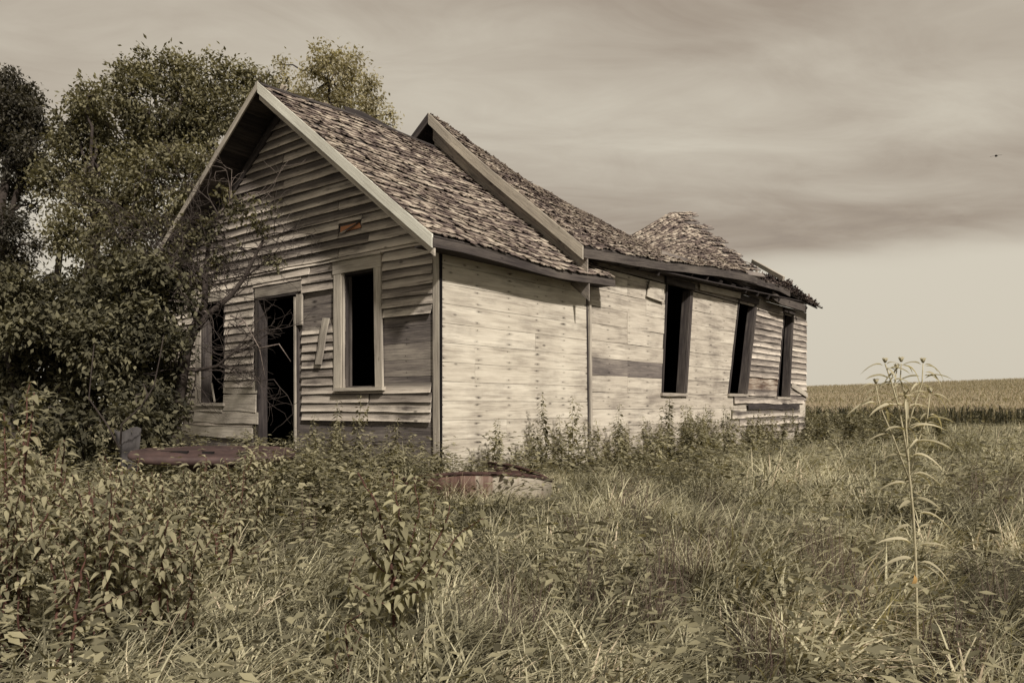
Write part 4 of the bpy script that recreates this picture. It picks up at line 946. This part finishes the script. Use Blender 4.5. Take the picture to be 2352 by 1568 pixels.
# the sapling in the foreground
YS = 3.3; b0 = gp(906, YS); A_ = lambda x, y, d=0: at(x, y, YS + d)
stems = [([b0, A_(908, 1480), A_(904, 1400), A_(900, 1300), A_(880, 1220), A_(862, 1150), A_(820, 1085)], 0.011),
         ([A_(898, 1290), A_(925, 1220, -.05), A_(912, 1150, -.1), A_(900, 1080, -.1)], 0.006),
         ([A_(902, 1340), A_(940, 1260, .05), A_(960, 1180, .1), A_(955, 1095, .1)], 0.006),
         ([A_(904, 1390), A_(960, 1320, -.1), A_(1010, 1230, -.15), A_(1035, 1160, -.15)], 0.006),
         ([A_(930, 1340), A_(1000, 1300, .1), A_(1060, 1220, .15), A_(1110, 1190, .15)], 0.005),
         ([A_(900, 1330), A_(860, 1290, .1), A_(830, 1230, .12), A_(835, 1180, .12)], 0.005),
         ([A_(904, 1400), A_(850, 1370, -.1), A_(800, 1330, -.15), A_(815, 1280, -.15)], 0.005),
         ([A_(904, 1370), A_(960, 1360, -.12), A_(1000, 1330, -.18), A_(1020, 1290, -.18)], 0.005),
         ([A_(903, 1350), A_(930, 1310, .12), A_(985, 1240, .2), A_(1000, 1150, .2)], 0.005)]
shrub('sapling', 'single leafy sapling with a dark reddish stem in the centre foreground', 'sapling', b0, stems, 'sap', 0.074, 0.0095, start=0.10, cap=300)
b0 = gp(800, 3.0); A_ = lambda x, y, d=0: at(x, y, 3.0 + d)
shrub('vine_seedling', 'low pale leafed seedling left of the sapling foot', 'seedling', b0, [([b0, A_(800, 1500), A_(790, 1440), A_(845, 1395)], 0.005), ([A_(800, 1500), A_(830, 1460), A_(800, 1420)], 0.004), ([b0, A_(770, 1520), A_(780, 1470)], 0.004)], 'sap', 0.075, 0.028, start=0.3)
# left foreground shrubs
def auto_stems(x, ytop, Y, n, spread, rad=0.009):
    b = gp(x, Y); out = []
    for i in range(n):
        tx = x + R.uniform(-1, 1) * spread; ty = ytop + abs(R.gauss(0, 1)) * 45 * (i > 0); dy = R.uniform(-.35, .35)
        top = at(tx, ty, Y + dy); bx = b + Vector((R.uniform(-.05, .05), R.uniform(-.05, .05), 0)); m1 = bx.lerp(top, 0.4) + Vector(((tx - x) / F * Y * 0.1, 0, 0.05)); m2 = bx.lerp(top, 0.75) + Vector((0, 0, 0.04))
        out.append(([bx, m1, m2, top], rad))
        for k in range(2):
            q = bx.lerp(top, R.uniform(0.35, 0.7)); e = q + Vector((R.uniform(-.28, .28), R.uniform(-.2, .2), R.uniform(0.08, 0.25))); out.append(([q, q.lerp(e, 0.5) + Vector((0, 0, 0.02)), e], rad * 0.5))
    return b, out
SHR = [(35, 880, 4.2, 3, 50, 'leafy shrub with arching sprays rising highest at the left edge', 0.10),
       (120, 1010, 4.6, 3, 60, 'leafy shrub just right of the tallest one at the left edge', 0.10),
       (40, 1160, 3.4, 4, 80, 'low leafy shrub in the left corner under the tallest one', 0.085),
       (200, 1120, 4.0, 3, 50, 'leafy shrub below the grey sheet in the thicket', 0.09),
       (330, 1175, 3.5, 4, 85, 'drooping leafy shrub standing alone before the left thicket', 0.10),
       (395, 1110, 4.9, 3, 45, 'bushy green shrub in front of the rusty panel', 0.085),
       (510, 1200, 4.3, 3, 45, 'small shrub between drooping shrub and sapling', 0.07),
       (470, 1050, 6.2, 2, 30, 'upright leafy shoot against the rusty panel', 0.085),
       (150, 1260, 3.1, 3, 60, 'shaded low shrub in the near left grass', 0.07)]
for x, y, Y, n, sp_, lb, lf_ in SHR:
    b, st = auto_stems(x, y, Y, n, sp_)
    shrub('leafy_shrub', lb, 'shrub', b, st, 'shrub', lf_, 0.019, group='shrubs in the left foreground', start=0.22, objs=True)
for i in range(22):
    x = R.uniform(-20, 560); Y = R.uniform(3.0, 6.4); yt = HY + (HZ - R.uniform(0.30, 0.62) + (0.15 if x < 150 else 0)*-1) / Y * F
    b, st = auto_stems(x, yt, Y, 4, 70, 0.005)
    shrub('thicket_shrub', 'small leafed shrub in the thick bank filling the lower left', 'shrub', b, st, 'shrub', R.uniform(.05, .07), 0.013, group='small leafed shrubs in the lower left bank', start=0.15, objs=False)
# the tall wild sunflower at the right
YS = 3.15; b0 = gp(2108, YS); A_ = lambda x, y, d=0: at(x, y, YS + d)
t = empty('wild_sunflower', b0); tag(t, 'tall pale wild sunflower with thin spreading leaves standing out against the field', 'plant')
mb = MB()
SS = [([b0, A_(2108, 1540), A_(2106, 1420), A_(2104, 1300), A_(2098, 1180), A_(2088, 1080), A_(2082, 990), A_(2080, 910)], 0.0065, 0.003),
      ([A_(2086, 1060), A_(2075, 990), A_(2063, 930), A_(2045, 870), A_(2033, 835)], 0.0045, 0.0025), ([A_(2088, 1100), A_(2050, 1000), A_(2020, 930), A_(2012, 885)], 0.004, 0.002),
      ([A_(2084, 985), A_(2100, 930), A_(2118, 880), A_(2120, 835)], 0.004, 0.002), ([A_(2090, 1090), A_(2110, 1010), A_(2130, 960), A_(2136, 905)], 0.004, 0.002),
      ([A_(2080, 915), A_(2068, 870), A_(2070, 835)], 0.003, 0.002), ([A_(2063, 930), A_(2055, 880), A_(2060, 850)], 0.003, 0.002)]
for p, a, b in SS: mb.tube(p, [lerp(a, b, i / (len(p) - 1)) for i in range(len(p))], 7)
mb.build('stem', M['stem_sun'], t, smooth=True)
for x, y, dx, dz, s_, in [(2082,935,-1,.25,.10),(2082,935,1,.1,.11),(2085,990,-1,.0,.17),(2085,985,1,.15,.16),(2084,960,1,-.15,.10),(2086,1020,1,.1,.15),(2088,1050,-1,.1,.14),(2088,1045,1,-.05,.16),(2090,1085,1,-.5,.13),(2092,1110,-1,-.2,.13),(2092,1090,1,.05,.12),
      (2096,1140,1,-.5,.14),(2096,1150,-1,-.3,.15),(2098,1180,1,-.05,.15),(2100,1210,-1,.05,.16),(2100,1215,1,.1,.14),(2103,1250,-1,.15,.15),(2103,1255,1,.2,.12),(2104,1290,-1,.25,.14),(2104,1290,1,-.15,.17),(2105,1300,1,-.45,.13),(2105,1320,-1,-.1,.15),
      (2045,870,-1,.1,.12),(2045,875,1,.15,.09),(2063,930,-1,-.2,.14),(2020,930,-1,.1,.12),(2012,890,1,.1,.08),(2012,885,-1,.1,.07),(2033,840,-1,.1,.09),(2033,838,1,.5,.07),(2033,842,.5,-.9,.09),(2120,840,1,-.2,.13),(2120,838,-1,.2,.11),(2120,836,.4,.8,.05),(2070,840,-.5,-.6,.09),(2070,838,1,-.3,.08),
      (2060,852,-1,.2,.08),(2136,908,1,.05,.10),(2136,905,-1,.1,.09),(2120,960,1,-.2,.12),(2110,1010,1,-.4,.13),(2050,1000,-1,-.1,.12),(2080,912,.3,-1,.10),(2080,915,-.2,-1,.09),(2118,880,1,-.6,.10)]:
    place(R.choice(LM['sun']), 'leaf', t, A_(x, y), Vector((dx, R.uniform(-.7, .5), dz + .08)), Vector((R.gauss(0, .2), -0.35, 1)), s_ * R.uniform(.65, 1.05))
for k in range(34):      # smaller leaves on the side branches
    p_, a_, b_ = SS[R.choice((0, 1, 1, 2, 2, 3, 4, 4, 5, 6))]; j = R.randrange(1 if len(p_) > 3 else 0, len(p_) - 1); q = p_[j].lerp(p_[j + 1], R.random())
    if q.z < 0.15: continue
    place(R.choice(LM['sun']), 'leaf', t, q, Vector((R.choice((-1, 1)), R.uniform(-.8, .6), R.uniform(-.7, .4))), Vector((R.gauss(0, .3), -0.3, 1)), R.uniform(.05, .11))
place(LM['dead'][0], 'leaf', t, A_(2100, 1315), Vector((-.15, -.2, -1)), Vector((0.3, -1, 0)), 0.075)['label'] = 'withered yellow leaf hanging low on the stem'
for x, y in ((2033, 832), (2120, 832), (2070, 830), (2012, 880), (2136, 900), (2080, 905), (2060, 846)):
    hb = MB(); c = A_(x, y)
    for k in range(9):
        an = k * 0.7; d = Vector((cos(an) * .5, sin(an) * .5, 0.8 + 0.3 * (k % 2))).normalized(); hb.tube([c, c + d * 0.012, c + d * 0.022], [0.004, 0.003, 0.0008], 4, tone=R.random())
    hb.build('bud', M['stem_sun'], t, smooth=True)

# ---- tall weeds along the walls
def weed_variant(seed):
    r = random.Random(seed); st = MB(); lv = ([], [], []); h = 1.0
    pts = [Vector((0, 0, -0.05))] + [Vector((r.gauss(0, .012), r.gauss(0, .012), z)) for z in np.linspace(0.15, h, 7)]
    st.tube(pts, [lerp(0.006, 0.002, i / 7) for i in range(8)], 4); P = []; D = []; U = []; S_ = []
    for z in np.arange(0.12, 0.99, 0.032):
        k0 = r.uniform(0, 3); s_ = 0.17 * (1 - 0.72 * max(0, z - 0.25) / 0.75) * r.uniform(.75, 1.2)
        for q in range(4 if z > .8 else 3):
            an = k0 + q * pi / 1.5; d = Vector((cos(an), sin(an), r.uniform(-0.55, 0.25))).normalized()
            P.append((r.gauss(0, .008) + d.x * 0.015, r.gauss(0, .008) + d.y * 0.015, z)); D.append(d); U.append(Vector((0, 0, 1)) + Vector((r.gauss(0, .2), r.gauss(0, .2), 0))); S_.append(s_)
    # side shoots
    for k in range(4):
        z = r.uniform(.3, .7); an = r.uniform(0, 6.28); e = Vector((cos(an) * .14, sin(an) * .14, z + .2)); st.tube([(0, 0, z), Vector((cos(an) * .09, sin(an) * .09, z + .08)), e], 0.0025, 4)
        for q in range(12):
            t_ = r.random(); p = Vector((0, 0, z)).lerp(e, t_); a2 = r.uniform(0, 6.28); P.append(tuple(p)); D.append(Vector((cos(a2), sin(a2), -.2)).normalized()); U.append(Vector((0, 0, 1))); S_.append(0.095 * r.uniform(.7, 1.2))
    P = np.array(P); D = np.array([tuple(d) for d in D]); U = np.array([tuple(u) for u in U]); U = unit(U - D * (U * D).sum(1, keepdims=True))
    leaf_fast(lv, P, D, U, np.array(S_), 0.40, NR.random(len(P)))
    return st.mesh('stem', M['stem']), fast_mesh('leaves', lv, M['leaf_weed'])
WV = [weed_variant(s) for s in range(8)]
def weed(p, h, label, group, wide=1.0):
    t = empty('tall_weed', p); tag(t, label, 'weed', group)
    sm_, lv = R.choice(WV); an = R.uniform(0, 6.28); tl = (R.gauss(0, .06), R.gauss(0, .06))
    for nm, me in (('stem', sm_), ('leaves', lv)):
        o = bpy.data.objects.new(nm, me); COL.objects.link(o); o.parent = t; o.rotation_euler = (tl[0], tl[1], an); k = h ** 0.5 * wide; o.scale = (k, k, h)
        if nm == 'leaves': o['kind'] = 'stuff'
def wall_weed(W, x, y, o, label, group):
    a, h = W.hit(x, y, o); p = W.pt(a, 0, o); z = g(p.x, p.y); weed(Vector((p.x, p.y, z)), max(0.15, h - z), label, group, R.uniform(0.85, 1.15))
G1 = 'tall weeds along the side wall'; G2 = 'tall weeds before the gable wall'; G3 = 'weeds beside the far end of the house'
wall_weed(WS, 1262, 896, .45, 'tallest weed spike against the pale front side wall', G1)
wall_weed(WS, 1319, 906, .4, 'second tallest weed spike, just left of the wall joint batten', G1)
wall_weed(WS, 1130, 958, .35, 'lone thin weed nearest the front corner on the side wall', G1)
wall_weed(WS, 1533, 908, .5, 'tall weed spike standing under the first side window', G1)
wall_weed(WF, 766, 915, .6, 'tall weed spike midway between door and middle window', G2)
wall_weed(WF, 809, 905, .6, 'tallest weed spike under the middle window', G2)
wall_weed(WF, 911, 958, .5, 'slim weed spike near the corner of the gable wall', G2)
for x, y in ((1147, 977), (1216, 970), (1240, 960), (1287, 950), (1305, 965), (1345, 958), (1377, 960), (1400, 982), (1360, 975), (1275, 985), (1330, 990), (1255, 1000), (1195, 1010), (1230, 1010), (1300, 1010), (1390, 1005), (1420, 1010)):
    wall_weed(WS, x, y, R.uniform(.3, .8), 'leafy weed in the clump left of the first side window', G1)
for i in range(85):
    x = R.uniform(1420, 1885); y = R.choice((R.uniform(925, 955), R.uniform(950, 985), R.uniform(960, 1000))) + (10 if x > 1700 else 0)
    wall_weed(WS, x, y, R.uniform(.25, 1.9), 'leafy weed in the thicket below the three side windows', G1)
for x, y in ((729, 950), (677, 988), (891, 975), (556, 980), (590, 975), (750, 975), (785, 965), (830, 980), (850, 1000), (870, 1010), (935, 1000), (965, 1010), (640, 1005), (610, 1010), (700, 1000), (720, 1010), (770, 1010), (800, 1010), (905, 1020), (985, 1040)):
    wall_weed(WF, x, y, R.uniform(.5, 1.6), 'leafy weed in the thicket before the door and middle window', G2)
for i in range(70):
    x = R.uniform(1850, 2200); Y = R.uniform(14, 28); yt = R.uniform(930, 985); b = gp(x, Y); h = at(x, yt, Y).z - b.z
    weed(b, max(0.5, min(1.5, h)), 'bushy weed in the rough patch beyond the end of the house', G3, 1.5)
for i in range(34):
    x = R.uniform(540, 860) if i % 3 else R.uniform(860, 1080); Y = R.uniform(7.5, 8.2) if x > 860 else R.uniform(5.6, 7.4) if i % 2 else R.uniform(6.5, 8.2); b = gp(x, Y); weed(b, R.uniform(0.3, 0.55), 'low leafy weed in the grass before the corner of the house', 'low weeds before the house corner', 1.2)

for x, h in ((560, .62), (590, .70), (620, .60), (650, .68), (685, .72), (710, .6), (735, .66), (545, .5)):
    b = gp(x, 6.3 + R.uniform(-.3, .3)); weed(b, h, 'leafy weed covering the right end of the rusty panel', 'weeds hiding the rusty panel', 1.1)
for i in range(16):
    b = gp(980 + i * 20 + R.uniform(-8, 8), 6.75 + R.uniform(-.15, .15)); weed(b, R.uniform(.10, .16), 'short weed growing in front of the rusty tank side', 'short weeds before the rusty tank', 1.3)
# ------------------------------------------------------------------ junk in the grass
t0_ = at(485, 1040, 7.3)
car = empty('rusty_car_panel', (t0_.x, t0_.y, 0.45)); tag(car, 'rusty brown car body panel with rolled rim lying in weeds before the door', 'car panel')
mb = MB(); loops = [(0.0, 0.015, 0), (0.55, 0.012, 0), (0.80, 0.0, 0), (0.90, -0.012, 0), (0.95, 0.0, 0), (0.99, 0.0, 0), (1.02, -0.025, 0), (1.02, -0.05, 0), (0.98, -0.075, 0), (0.88, -0.085, 0), (0.55, -0.12, 0.15), (0.42, -0.30, 0.30), (0.36, -0.5, 0.34)]
K_ = 40; vs = []
for s_, z, sh in loops:
    for k in range(K_):
        an = 2 * pi * k / K_; ca, sa = cos(an), sin(an); ex = 0.42
        x = math.copysign(abs(ca) ** (ex * (1.3 if sa < 0 and ca < 0 else 1)), ca) * 0.66 * s_ + sh * .8; y = math.copysign(abs(sa) ** 0.55, sa) * 0.42 * s_
        x -= 0.16 * (abs(sa) ** 2) * (1 if ca < 0 else -1) * 0
        vs.append(Vector((t0_.x + x + 0.05, t0_.y + y * 1.0 + x * 0.25, 0.46 + z - x * 0.03 + y * 0.05 + 0.012 * sin(an * 3 + s_ * 4))))
fs = [(i * K_ + k, (i + 1) * K_ + k, (i + 1) * K_ + (k + 1) % K_, i * K_ + (k + 1) % K_) for i in range(len(loops) - 1) for k in range(K_)]
mb.add(vs, fs); mb.build('shell', M['rust'], car, smooth=True)
for sx, wd in ((-0.22, 0.12), (0.06, 0.05), (0.36, 0.05)):
    mb = MB(); p = Vector((t0_.x + sx, t0_.y - 0.24 + sx * .25, 0.46 - 0.004 - sx * 0.035)); mb.bar(p - Vector((wd, 0, 0)), p + Vector((wd, 0.01, 0)), 0.05, 0.03, tone=.1); mb.build('slot', M['black'], car)
# broken round stock tank
tk = empty('rusty_tank', at(1070, 1100, 7.1) * Vector((1, 1, 0)) if False else Vector((at(1070, 1100, 7.1).x, 7.1, 0.1))); tag(tk, 'broken stock tank with rusty rim and flaking pale side by the corner', 'tank')
rim = [at(x, y, Y) for x, y, Y in ((830, 1128, 7.6), (890, 1106, 7.3), (960, 1095, 7.1), (1060, 1087, 7.0), (1160, 1088, 7.05), (1225, 1094, 7.2), (1266, 1103, 7.45))]
mb = MB(); mb.tube(rim, 0.019, 8); mb.build('rim', M['rust_dark'], tk, smooth=True)
mb = MB(); n_ = len(rim); vs = []
for z in (-0.012, -0.10, -0.2, -0.5):
    vs += [p + Vector((0, 0.0 + 0.02 * abs(z), z)) for p in rim]
mb.add(vs, [(r_ * n_ + i, r_ * n_ + i + 1, (r_ + 1) * n_ + i + 1, (r_ + 1) * n_ + i) for r_ in range(3) for i in range(n_ - 1)], None, .5)
o = mb.build('side_panel', M['tank'], tk, smooth=True); so = o.modifiers.new('thick', 'SOLIDIFY'); so.thickness = 0.006
back = [at(x, y, Y) for x, y, Y in ((1266, 1103, 7.45), (1235, 1087, 7.6), (1195, 1073, 7.75), (1155, 1065, 7.85), (1121, 1062, 7.95))]
mb = MB(); mb.tube(back, 0.014, 8); mb.build('bent_rim', M['rust_dark'], tk, smooth=True)
mb = MB(); n_ = len(back); vs = [p - Vector((0, 0, .01)) for p in back] + [p - Vector((0, 0, .12)) for p in back] + [Vector((p.x, p.y, -0.05)) for p in back]
mb.add(vs, [(r_ * n_ + i, r_ * n_ + i + 1, (r_ + 1) * n_ + i + 1, (r_ + 1) * n_ + i) for r_ in range(2) for i in range(n_ - 1)], None, .5)
o = mb.build('back_panel', M['rust_dark'], tk, smooth=True); so = o.modifiers.new('thick', 'SOLIDIFY'); so.thickness = 0.006
# grey sheet caught in the thicket
mb = MB(); vs = []
for j in range(9):
    for i in range(7):
        x = lerp(262 + j * 3, 325 - j * 1.5, i / 6); y = lerp(985, 1110, j / 8)
        vs.append(at(x, y + 6 * sin(i), 7.5 + 0.05 * sin(i * 1.4 + j) + 0.03 * sin(j * 2.1)))
mb.add(vs, [(j * 7 + i, j * 7 + i + 1, (j + 1) * 7 + i + 1, (j + 1) * 7 + i) for j in range(8) for i in range(6)])
o = mb.build('grey_sheet', M['sheet'], smooth=True); tag(o, 'crumpled grey sheet hanging in the shade of the left thicket', 'sheet'); so = o.modifiers.new('thick', 'SOLIDIFY'); so.thickness = 0.004
# the bird
c = at(2288, 358, 55)
bd = empty('flying_bird', c); tag(bd, 'small dark bird gliding in the sky at upper right', 'bird')
mb = MB(); ax = Vector((0.35, 0.8, 0.25)).normalized()
mb.tube([c + ax * t for t in (-.28, -.2, -.08, .06, .16, .22)], [0.03, 0.045, 0.075, 0.08, 0.05, 0.012], 10); mb.tube([c - ax * .26, c - ax * .40], [0.02, 0.05], 4); mb.build('body', M['bird'], bd, smooth=True)
for s_ in (-1, 1):
    w_ = Vector((1, 0, 0.16 )).normalized() * s_; mb = MB(); L1 = [c + ax * .10 + w_ * .04, c + ax * .12 + w_ * .22 + Vector((0, 0, .03)), c + ax * .02 + w_ * .44]; L2 = [c - ax * .08 + w_ * .04, c - ax * .06 + w_ * .22 + Vector((0, 0, .03)), c - ax * .03 + w_ * .43]
    mb.plank(L2, L1, Vector((0, 0, 1)), 0.015); mb.build('wing', M['bird'], bd)

# ------------------------------------------------------------------ grass, ground cover and corn (countless: one object each, instanced tufts)
src = bpy.data.collections.new('tuft_sources')
def blade(V, Fc, T, p, ang, lean, ln, wd, bend, tone, seg=4, r=None):
    d = np.array([cos(ang), sin(ang), 0.0]); s_ = np.array([-sin(ang), cos(ang), 0.0]); q = np.array(p, float); th = lean; b = len(V)
    for i in range(seg + 1):
        t = i / seg; w = wd * (1 - t ** 1.6) * 0.5 + 0.0004
        V.append(q - s_ * w); V.append(q + s_ * w); T += [tone, tone]
        q = q + (d * sin(th) + np.array([0, 0, cos(th)])) * ln / seg; th += bend / seg
    for i in range(seg): k = b + i * 2; Fc.append((k, k + 1, k + 3, k + 2))
def tuft(name, seed, n, hmin, hmax, rad, lean0, wd, mat, bias=0.6, bend=(0.5, 1.8), stalk=0):
    r = random.Random(seed); V = []; Fc = []; T = []
    for i in range(n):
        a = r.uniform(0, 6.28); q = rad * sqrt(r.random()); an = r.gauss(0, 1.0) if r.random() < bias else r.uniform(0, 6.28)
        blade(V, Fc, T, (cos(a) * q, sin(a) * q, -0.02), an, abs(r.gauss(lean0, .3)), r.uniform(hmin, hmax), wd * r.uniform(.5, 1.12), r.uniform(*bend), min(1, max(0, r.gauss(.5, .22))))
    me = bpy.data.meshes.new(name); me.from_pydata([tuple(v) for v in V], [], Fc); at_ = me.attributes.new('tone', 'FLOAT', 'POINT'); at_.data.foreach_set('value', T); me.materials.append(mat)
    o = bpy.data.objects.new(name, me); return o
def source(name, objs):
    c = bpy.data.collections.new(name)
    for i, o in enumerate(objs): o.name = f'{name}_{i:02d}'; c.objects.link(o)
    return c
def scatter(name, pts, rots, scales, idx, coll, label=None):
    me = bpy.data.meshes.new(name); me.vertices.add(len(pts)); me.vertices.foreach_set('co', np.array(pts, 'f').ravel())
    for nm, ty, arr, key in (('rot', 'FLOAT_VECTOR', rots, 'vector'), ('scl', 'FLOAT', scales, 'value'), ('idx', 'INT', idx, 'value')):
        a = me.attributes.new(nm, ty, 'POINT'); a.data.foreach_set(key, np.array(arr, 'i' if ty == 'INT' else 'f').ravel())
    o = bpy.data.objects.new(name, me); COL.objects.link(o); o['kind'] = 'stuff'
    if label: o['label'] = label
    ng = bpy.data.node_groups.new('scatter_' + name, 'GeometryNodeTree'); ng.interface.new_socket('Geometry', in_out='INPUT', socket_type='NodeSocketGeometry'); ng.interface.new_socket('Geometry', in_out='OUTPUT', socket_type='NodeSocketGeometry')
    gi = ng.nodes.new('NodeGroupInput'); go = ng.nodes.new('NodeGroupOutput'); ci = ng.nodes.new('GeometryNodeCollectionInfo'); ci.inputs['Collection'].default_value = coll; ci.inputs['Separate Children'].default_value = True; ci.inputs['Reset Children'].default_value = True
    ip = ng.nodes.new('GeometryNodeInstanceOnPoints'); ip.inputs['Pick Instance'].default_value = True
    def na(nm, ty): n = ng.nodes.new('GeometryNodeInputNamedAttribute'); n.data_type = ty; n.inputs['Name'].default_value = nm; return n.outputs['Attribute']
    ln = ng.links.new; ln(gi.outputs[0], ip.inputs['Points']); ln(ci.outputs[0], ip.inputs['Instance']); ln(na('idx', 'INT'), ip.inputs['Instance Index'])
    e2r = ng.nodes.new('FunctionNodeEulerToRotation'); ln(na('rot', 'FLOAT_VECTOR'), e2r.inputs[0]); ln(e2r.outputs[0], ip.inputs['Rotation']); ln(na('scl', 'FLOAT'), ip.inputs['Scale']); ln(ip.outputs[0], go.inputs[0])
    o.modifiers.new('scatter', 'NODES').node_group = ng; return o
gcol = source('grass_tuft', [tuft('g', s, 60, .22, .50, .15, 1.0, .0135, M['grass'], bias=.7, bend=(.4, 1.7)) for s in range(7)] + [tuft('g', 50 + s, 45, .25, .48, .12, 0.4, .007, M['grass'], bias=.4, bend=(.3, 1.3)) for s in range(3)])
gpts = []; grot = []; gscl = []; gidx = []
def spread(y0, y1, dens, s0, s1, tall=0.12):
    n = int(dens * ((0.75 * (y1 ** 2 - y0 ** 2)) + 3 * (y1 - y0)))
    for _ in range(n):
        Y = sqrt(R.uniform(y0 * y0, y1 * y1)); X = R.uniform(-1, 1) * (0.75 * Y + 1.5)
        if inside_house(X, Y): continue
        v = mnoise.noise(Vector((X * 0.55, Y * 0.55, 9))); 
        if R.random() < -0.10 - v * 1.4: continue
        wdir = 0.35 + 2.0 * mnoise.noise(Vector((X * 0.35, Y * 0.35, 2.0))) + R.gauss(0, .45)
        if X < -1.5 and Y > 6 and R.random() < .4: continue
        _v = Vector((X, Y, 0)) - C0; _a = _v.dot(dS); _o = _v.dot(nS); _s = 0.62 if (_a > -1 and -WID < _o < 3.2 and _a < LEN + 4) else 1.0
        gpts.append((X, Y, g(X, Y))); grot.append((R.gauss(0, .12), R.gauss(0, .12), wdir)); v2 = mnoise.noise(Vector((X * 1.7, Y * 1.7, 5))); gscl.append(_s * R.uniform(s0, s1) * (1 + 0.35 * v + 0.55 * v2)); gidx.append(R.randrange(7, 10) if R.random() < tall else R.randrange(7))
spread(1.5, 7, 75, 0.55, 0.95, .06); spread(7, 14, 38, 0.75, 1.15, .06); spread(14, 30, 14, 0.9, 1.35); spread(30, 47, 6, 1.0, 1.4, .3)
scatter('grass', gpts, grot, gscl, gidx, gcol, 'long matted grass blown flat over the whole yard')
# dry dark stalks
dcol = source('dry_tuft', [tuft('d', 90 + s, 34, .35, .62, .10, 0.22, .005, M['grass_dark'], bias=.7, bend=(.1, .7)) for s in range(3)])
dp = []; dr_ = []; ds_ = []; di = []
for (x, y, n, sp_) in ((1500, 1240, 10, 90), (1640, 1330, 12, 90), (1450, 1400, 8, 80), (1150, 1480, 6, 60), (1900, 1420, 8, 120), (2250, 1450, 8, 80), (600, 1300, 6, 60), (1700, 1480, 7, 100), (250, 1420, 5, 60), (2250, 1180, 12, 90), (1350, 1290, 6, 60)):
    for _ in range(max(2, n // 2)):
        px_, py_ = x + R.gauss(0, sp_), y + R.gauss(0, sp_ * .5); Y = 1.05 * F / max(60, (py_ - HY)); b = gp(px_, max(2.2, Y)); dp.append(tuple(b)); dr_.append((0, 0, R.gauss(.4, .5))); ds_.append(R.uniform(.55, .95)); di.append(R.randrange(3))
scatter('dry_stalks', dp, dr_, ds_, di, dcol, 'dark dry stalks mixed through the matted grass')
# broad leaved ground cover between the blades
def rosette(seed, n=14, hmax=.28, lf=.06, mat='leaf_weed'):
    r = random.Random(seed); lv = ([], [], []); P = []; D = []; S_ = []
    for i in range(n):
        z = r.uniform(.03, hmax); a = r.uniform(0, 6.28); P.append((r.gauss(0, .03), r.gauss(0, .03), z)); D.append((cos(a), sin(a), r.uniform(-.2, .3))); S_.append(lf * r.uniform(.6, 1.2))
    P = np.array(P); D = unit(np.array(D)); U = np.tile([0, 0, 1.0], (n, 1)) + NR.normal(size=(n, 3)) * .25; U = unit(U - D * (U * D).sum(1, keepdims=True)); leaf_fast(lv, P, D, U, np.array(S_), .45, NR.random(n))
    return bpy.data.objects.new('r', fast_mesh('r', lv, M[mat]))
rcol = source('cover_plant', [rosette(s) for s in range(4)] + [rosette(20 + s, 26, .40, .05, 'leaf_shrub') for s in range(3)])
cp = []; cr_ = []; cs_ = []; ci_ = []
for _ in range(9000):
    Y = sqrt(R.uniform(2.2, 26 ** 2)) if R.random() < .4 else sqrt(R.uniform(2.2, 100)); X = R.uniform(-1, 1) * (0.75 * Y + 1)
    if inside_house(X, Y): continue
    left = X < -0.1 * Y
    if R.random() > (0.75 if left else 0.34) + 0.9 * mnoise.noise(Vector((X * .8, Y * .8, 33))): continue
    cp.append((X, Y, g(X, Y))); cr_.append((0, 0, R.uniform(0, 6.28))); cs_.append(R.uniform(.7, 1.3) * (1 + Y * .02)); ci_.append(R.randrange(7))
scatter('ground_cover', cp, cr_, cs_, ci_, rcol, 'broad leaved ground cover growing through the grass')
# corn
def corn_plant(seed, leafm='corn'):
    r = random.Random(seed); V = []; Fc = []; T = []
    for an in (0, pi / 2): blade(V, Fc, T, (0, 0, 0), an, 0.01, 1.3, .03, .02, .35, 2)
    for z in np.arange(.2, 1.2, .12):
        for q in (0, pi): blade(V, Fc, T, (0, 0, z), seed + q + z * 3 + r.gauss(0, .3), r.uniform(.3, .6), r.uniform(.4, .62), .055, r.uniform(1.0, 2.0), r.uniform(.2, .9), 4)
    n0 = len(Fc)
    for k in range(5): blade(V, Fc, T, (0, 0, 1.25), k * 1.3, .25, .26, .012, .3, .7, 2)
    me = bpy.data.meshes.new('corn'); me.from_pydata([tuple(v) for v in V], [], Fc); a = me.attributes.new('tone', 'FLOAT', 'POINT'); a.data.foreach_set('value', T); me.materials.append(M[leafm]); me.materials.append(M['tassel'])
    me.polygons.foreach_set('material_index', [0] * n0 + [1] * (len(Fc) - n0)); return bpy.data.objects.new('c', me)
ccol = source('corn_plant', [corn_plant(s) for s in range(5)] + [corn_plant(s, 'corn_shade') for s in range(3)])
cp = []; cr_ = []; cs_ = []; ci_ = []
def edge_y(X): return 31 + 13 * sm(10, 21, X) if X > 4 else 31 + (4 - X) * 0.3
Y = 30.0
while Y < 214:
    step = 0.8 if Y < 60 else (1.3 if Y < 100 else 2.2); X = -12 - Y * 0.15; dx = 0.22 if Y < 60 else (0.35 if Y < 100 else 0.5)
    while X < 0.78 * Y + 6:
        X += dx * R.uniform(.7, 1.3); yy = Y + R.gauss(0, .08)
        if yy < edge_y(X) + R.uniform(-.3, .3): continue
        if X < 0.3 * Y - 4 and R.random() < .55: continue
        cp.append((X, yy, g(X, yy))); cr_.append((R.gauss(0, .05), R.gauss(0, .05), R.uniform(0, 6.28))); cs_.append(R.uniform(.82, 1.08) * (1.0 if Y < 60 else 1.15)); ci_.append(R.randrange(5, 8) if yy < edge_y(X) + 2.6 and R.random() < .9 else R.randrange(5))
    Y += step
scatter('corn_field', cp, cr_, cs_, ci_, ccol, 'ripening corn field rising to the horizon')
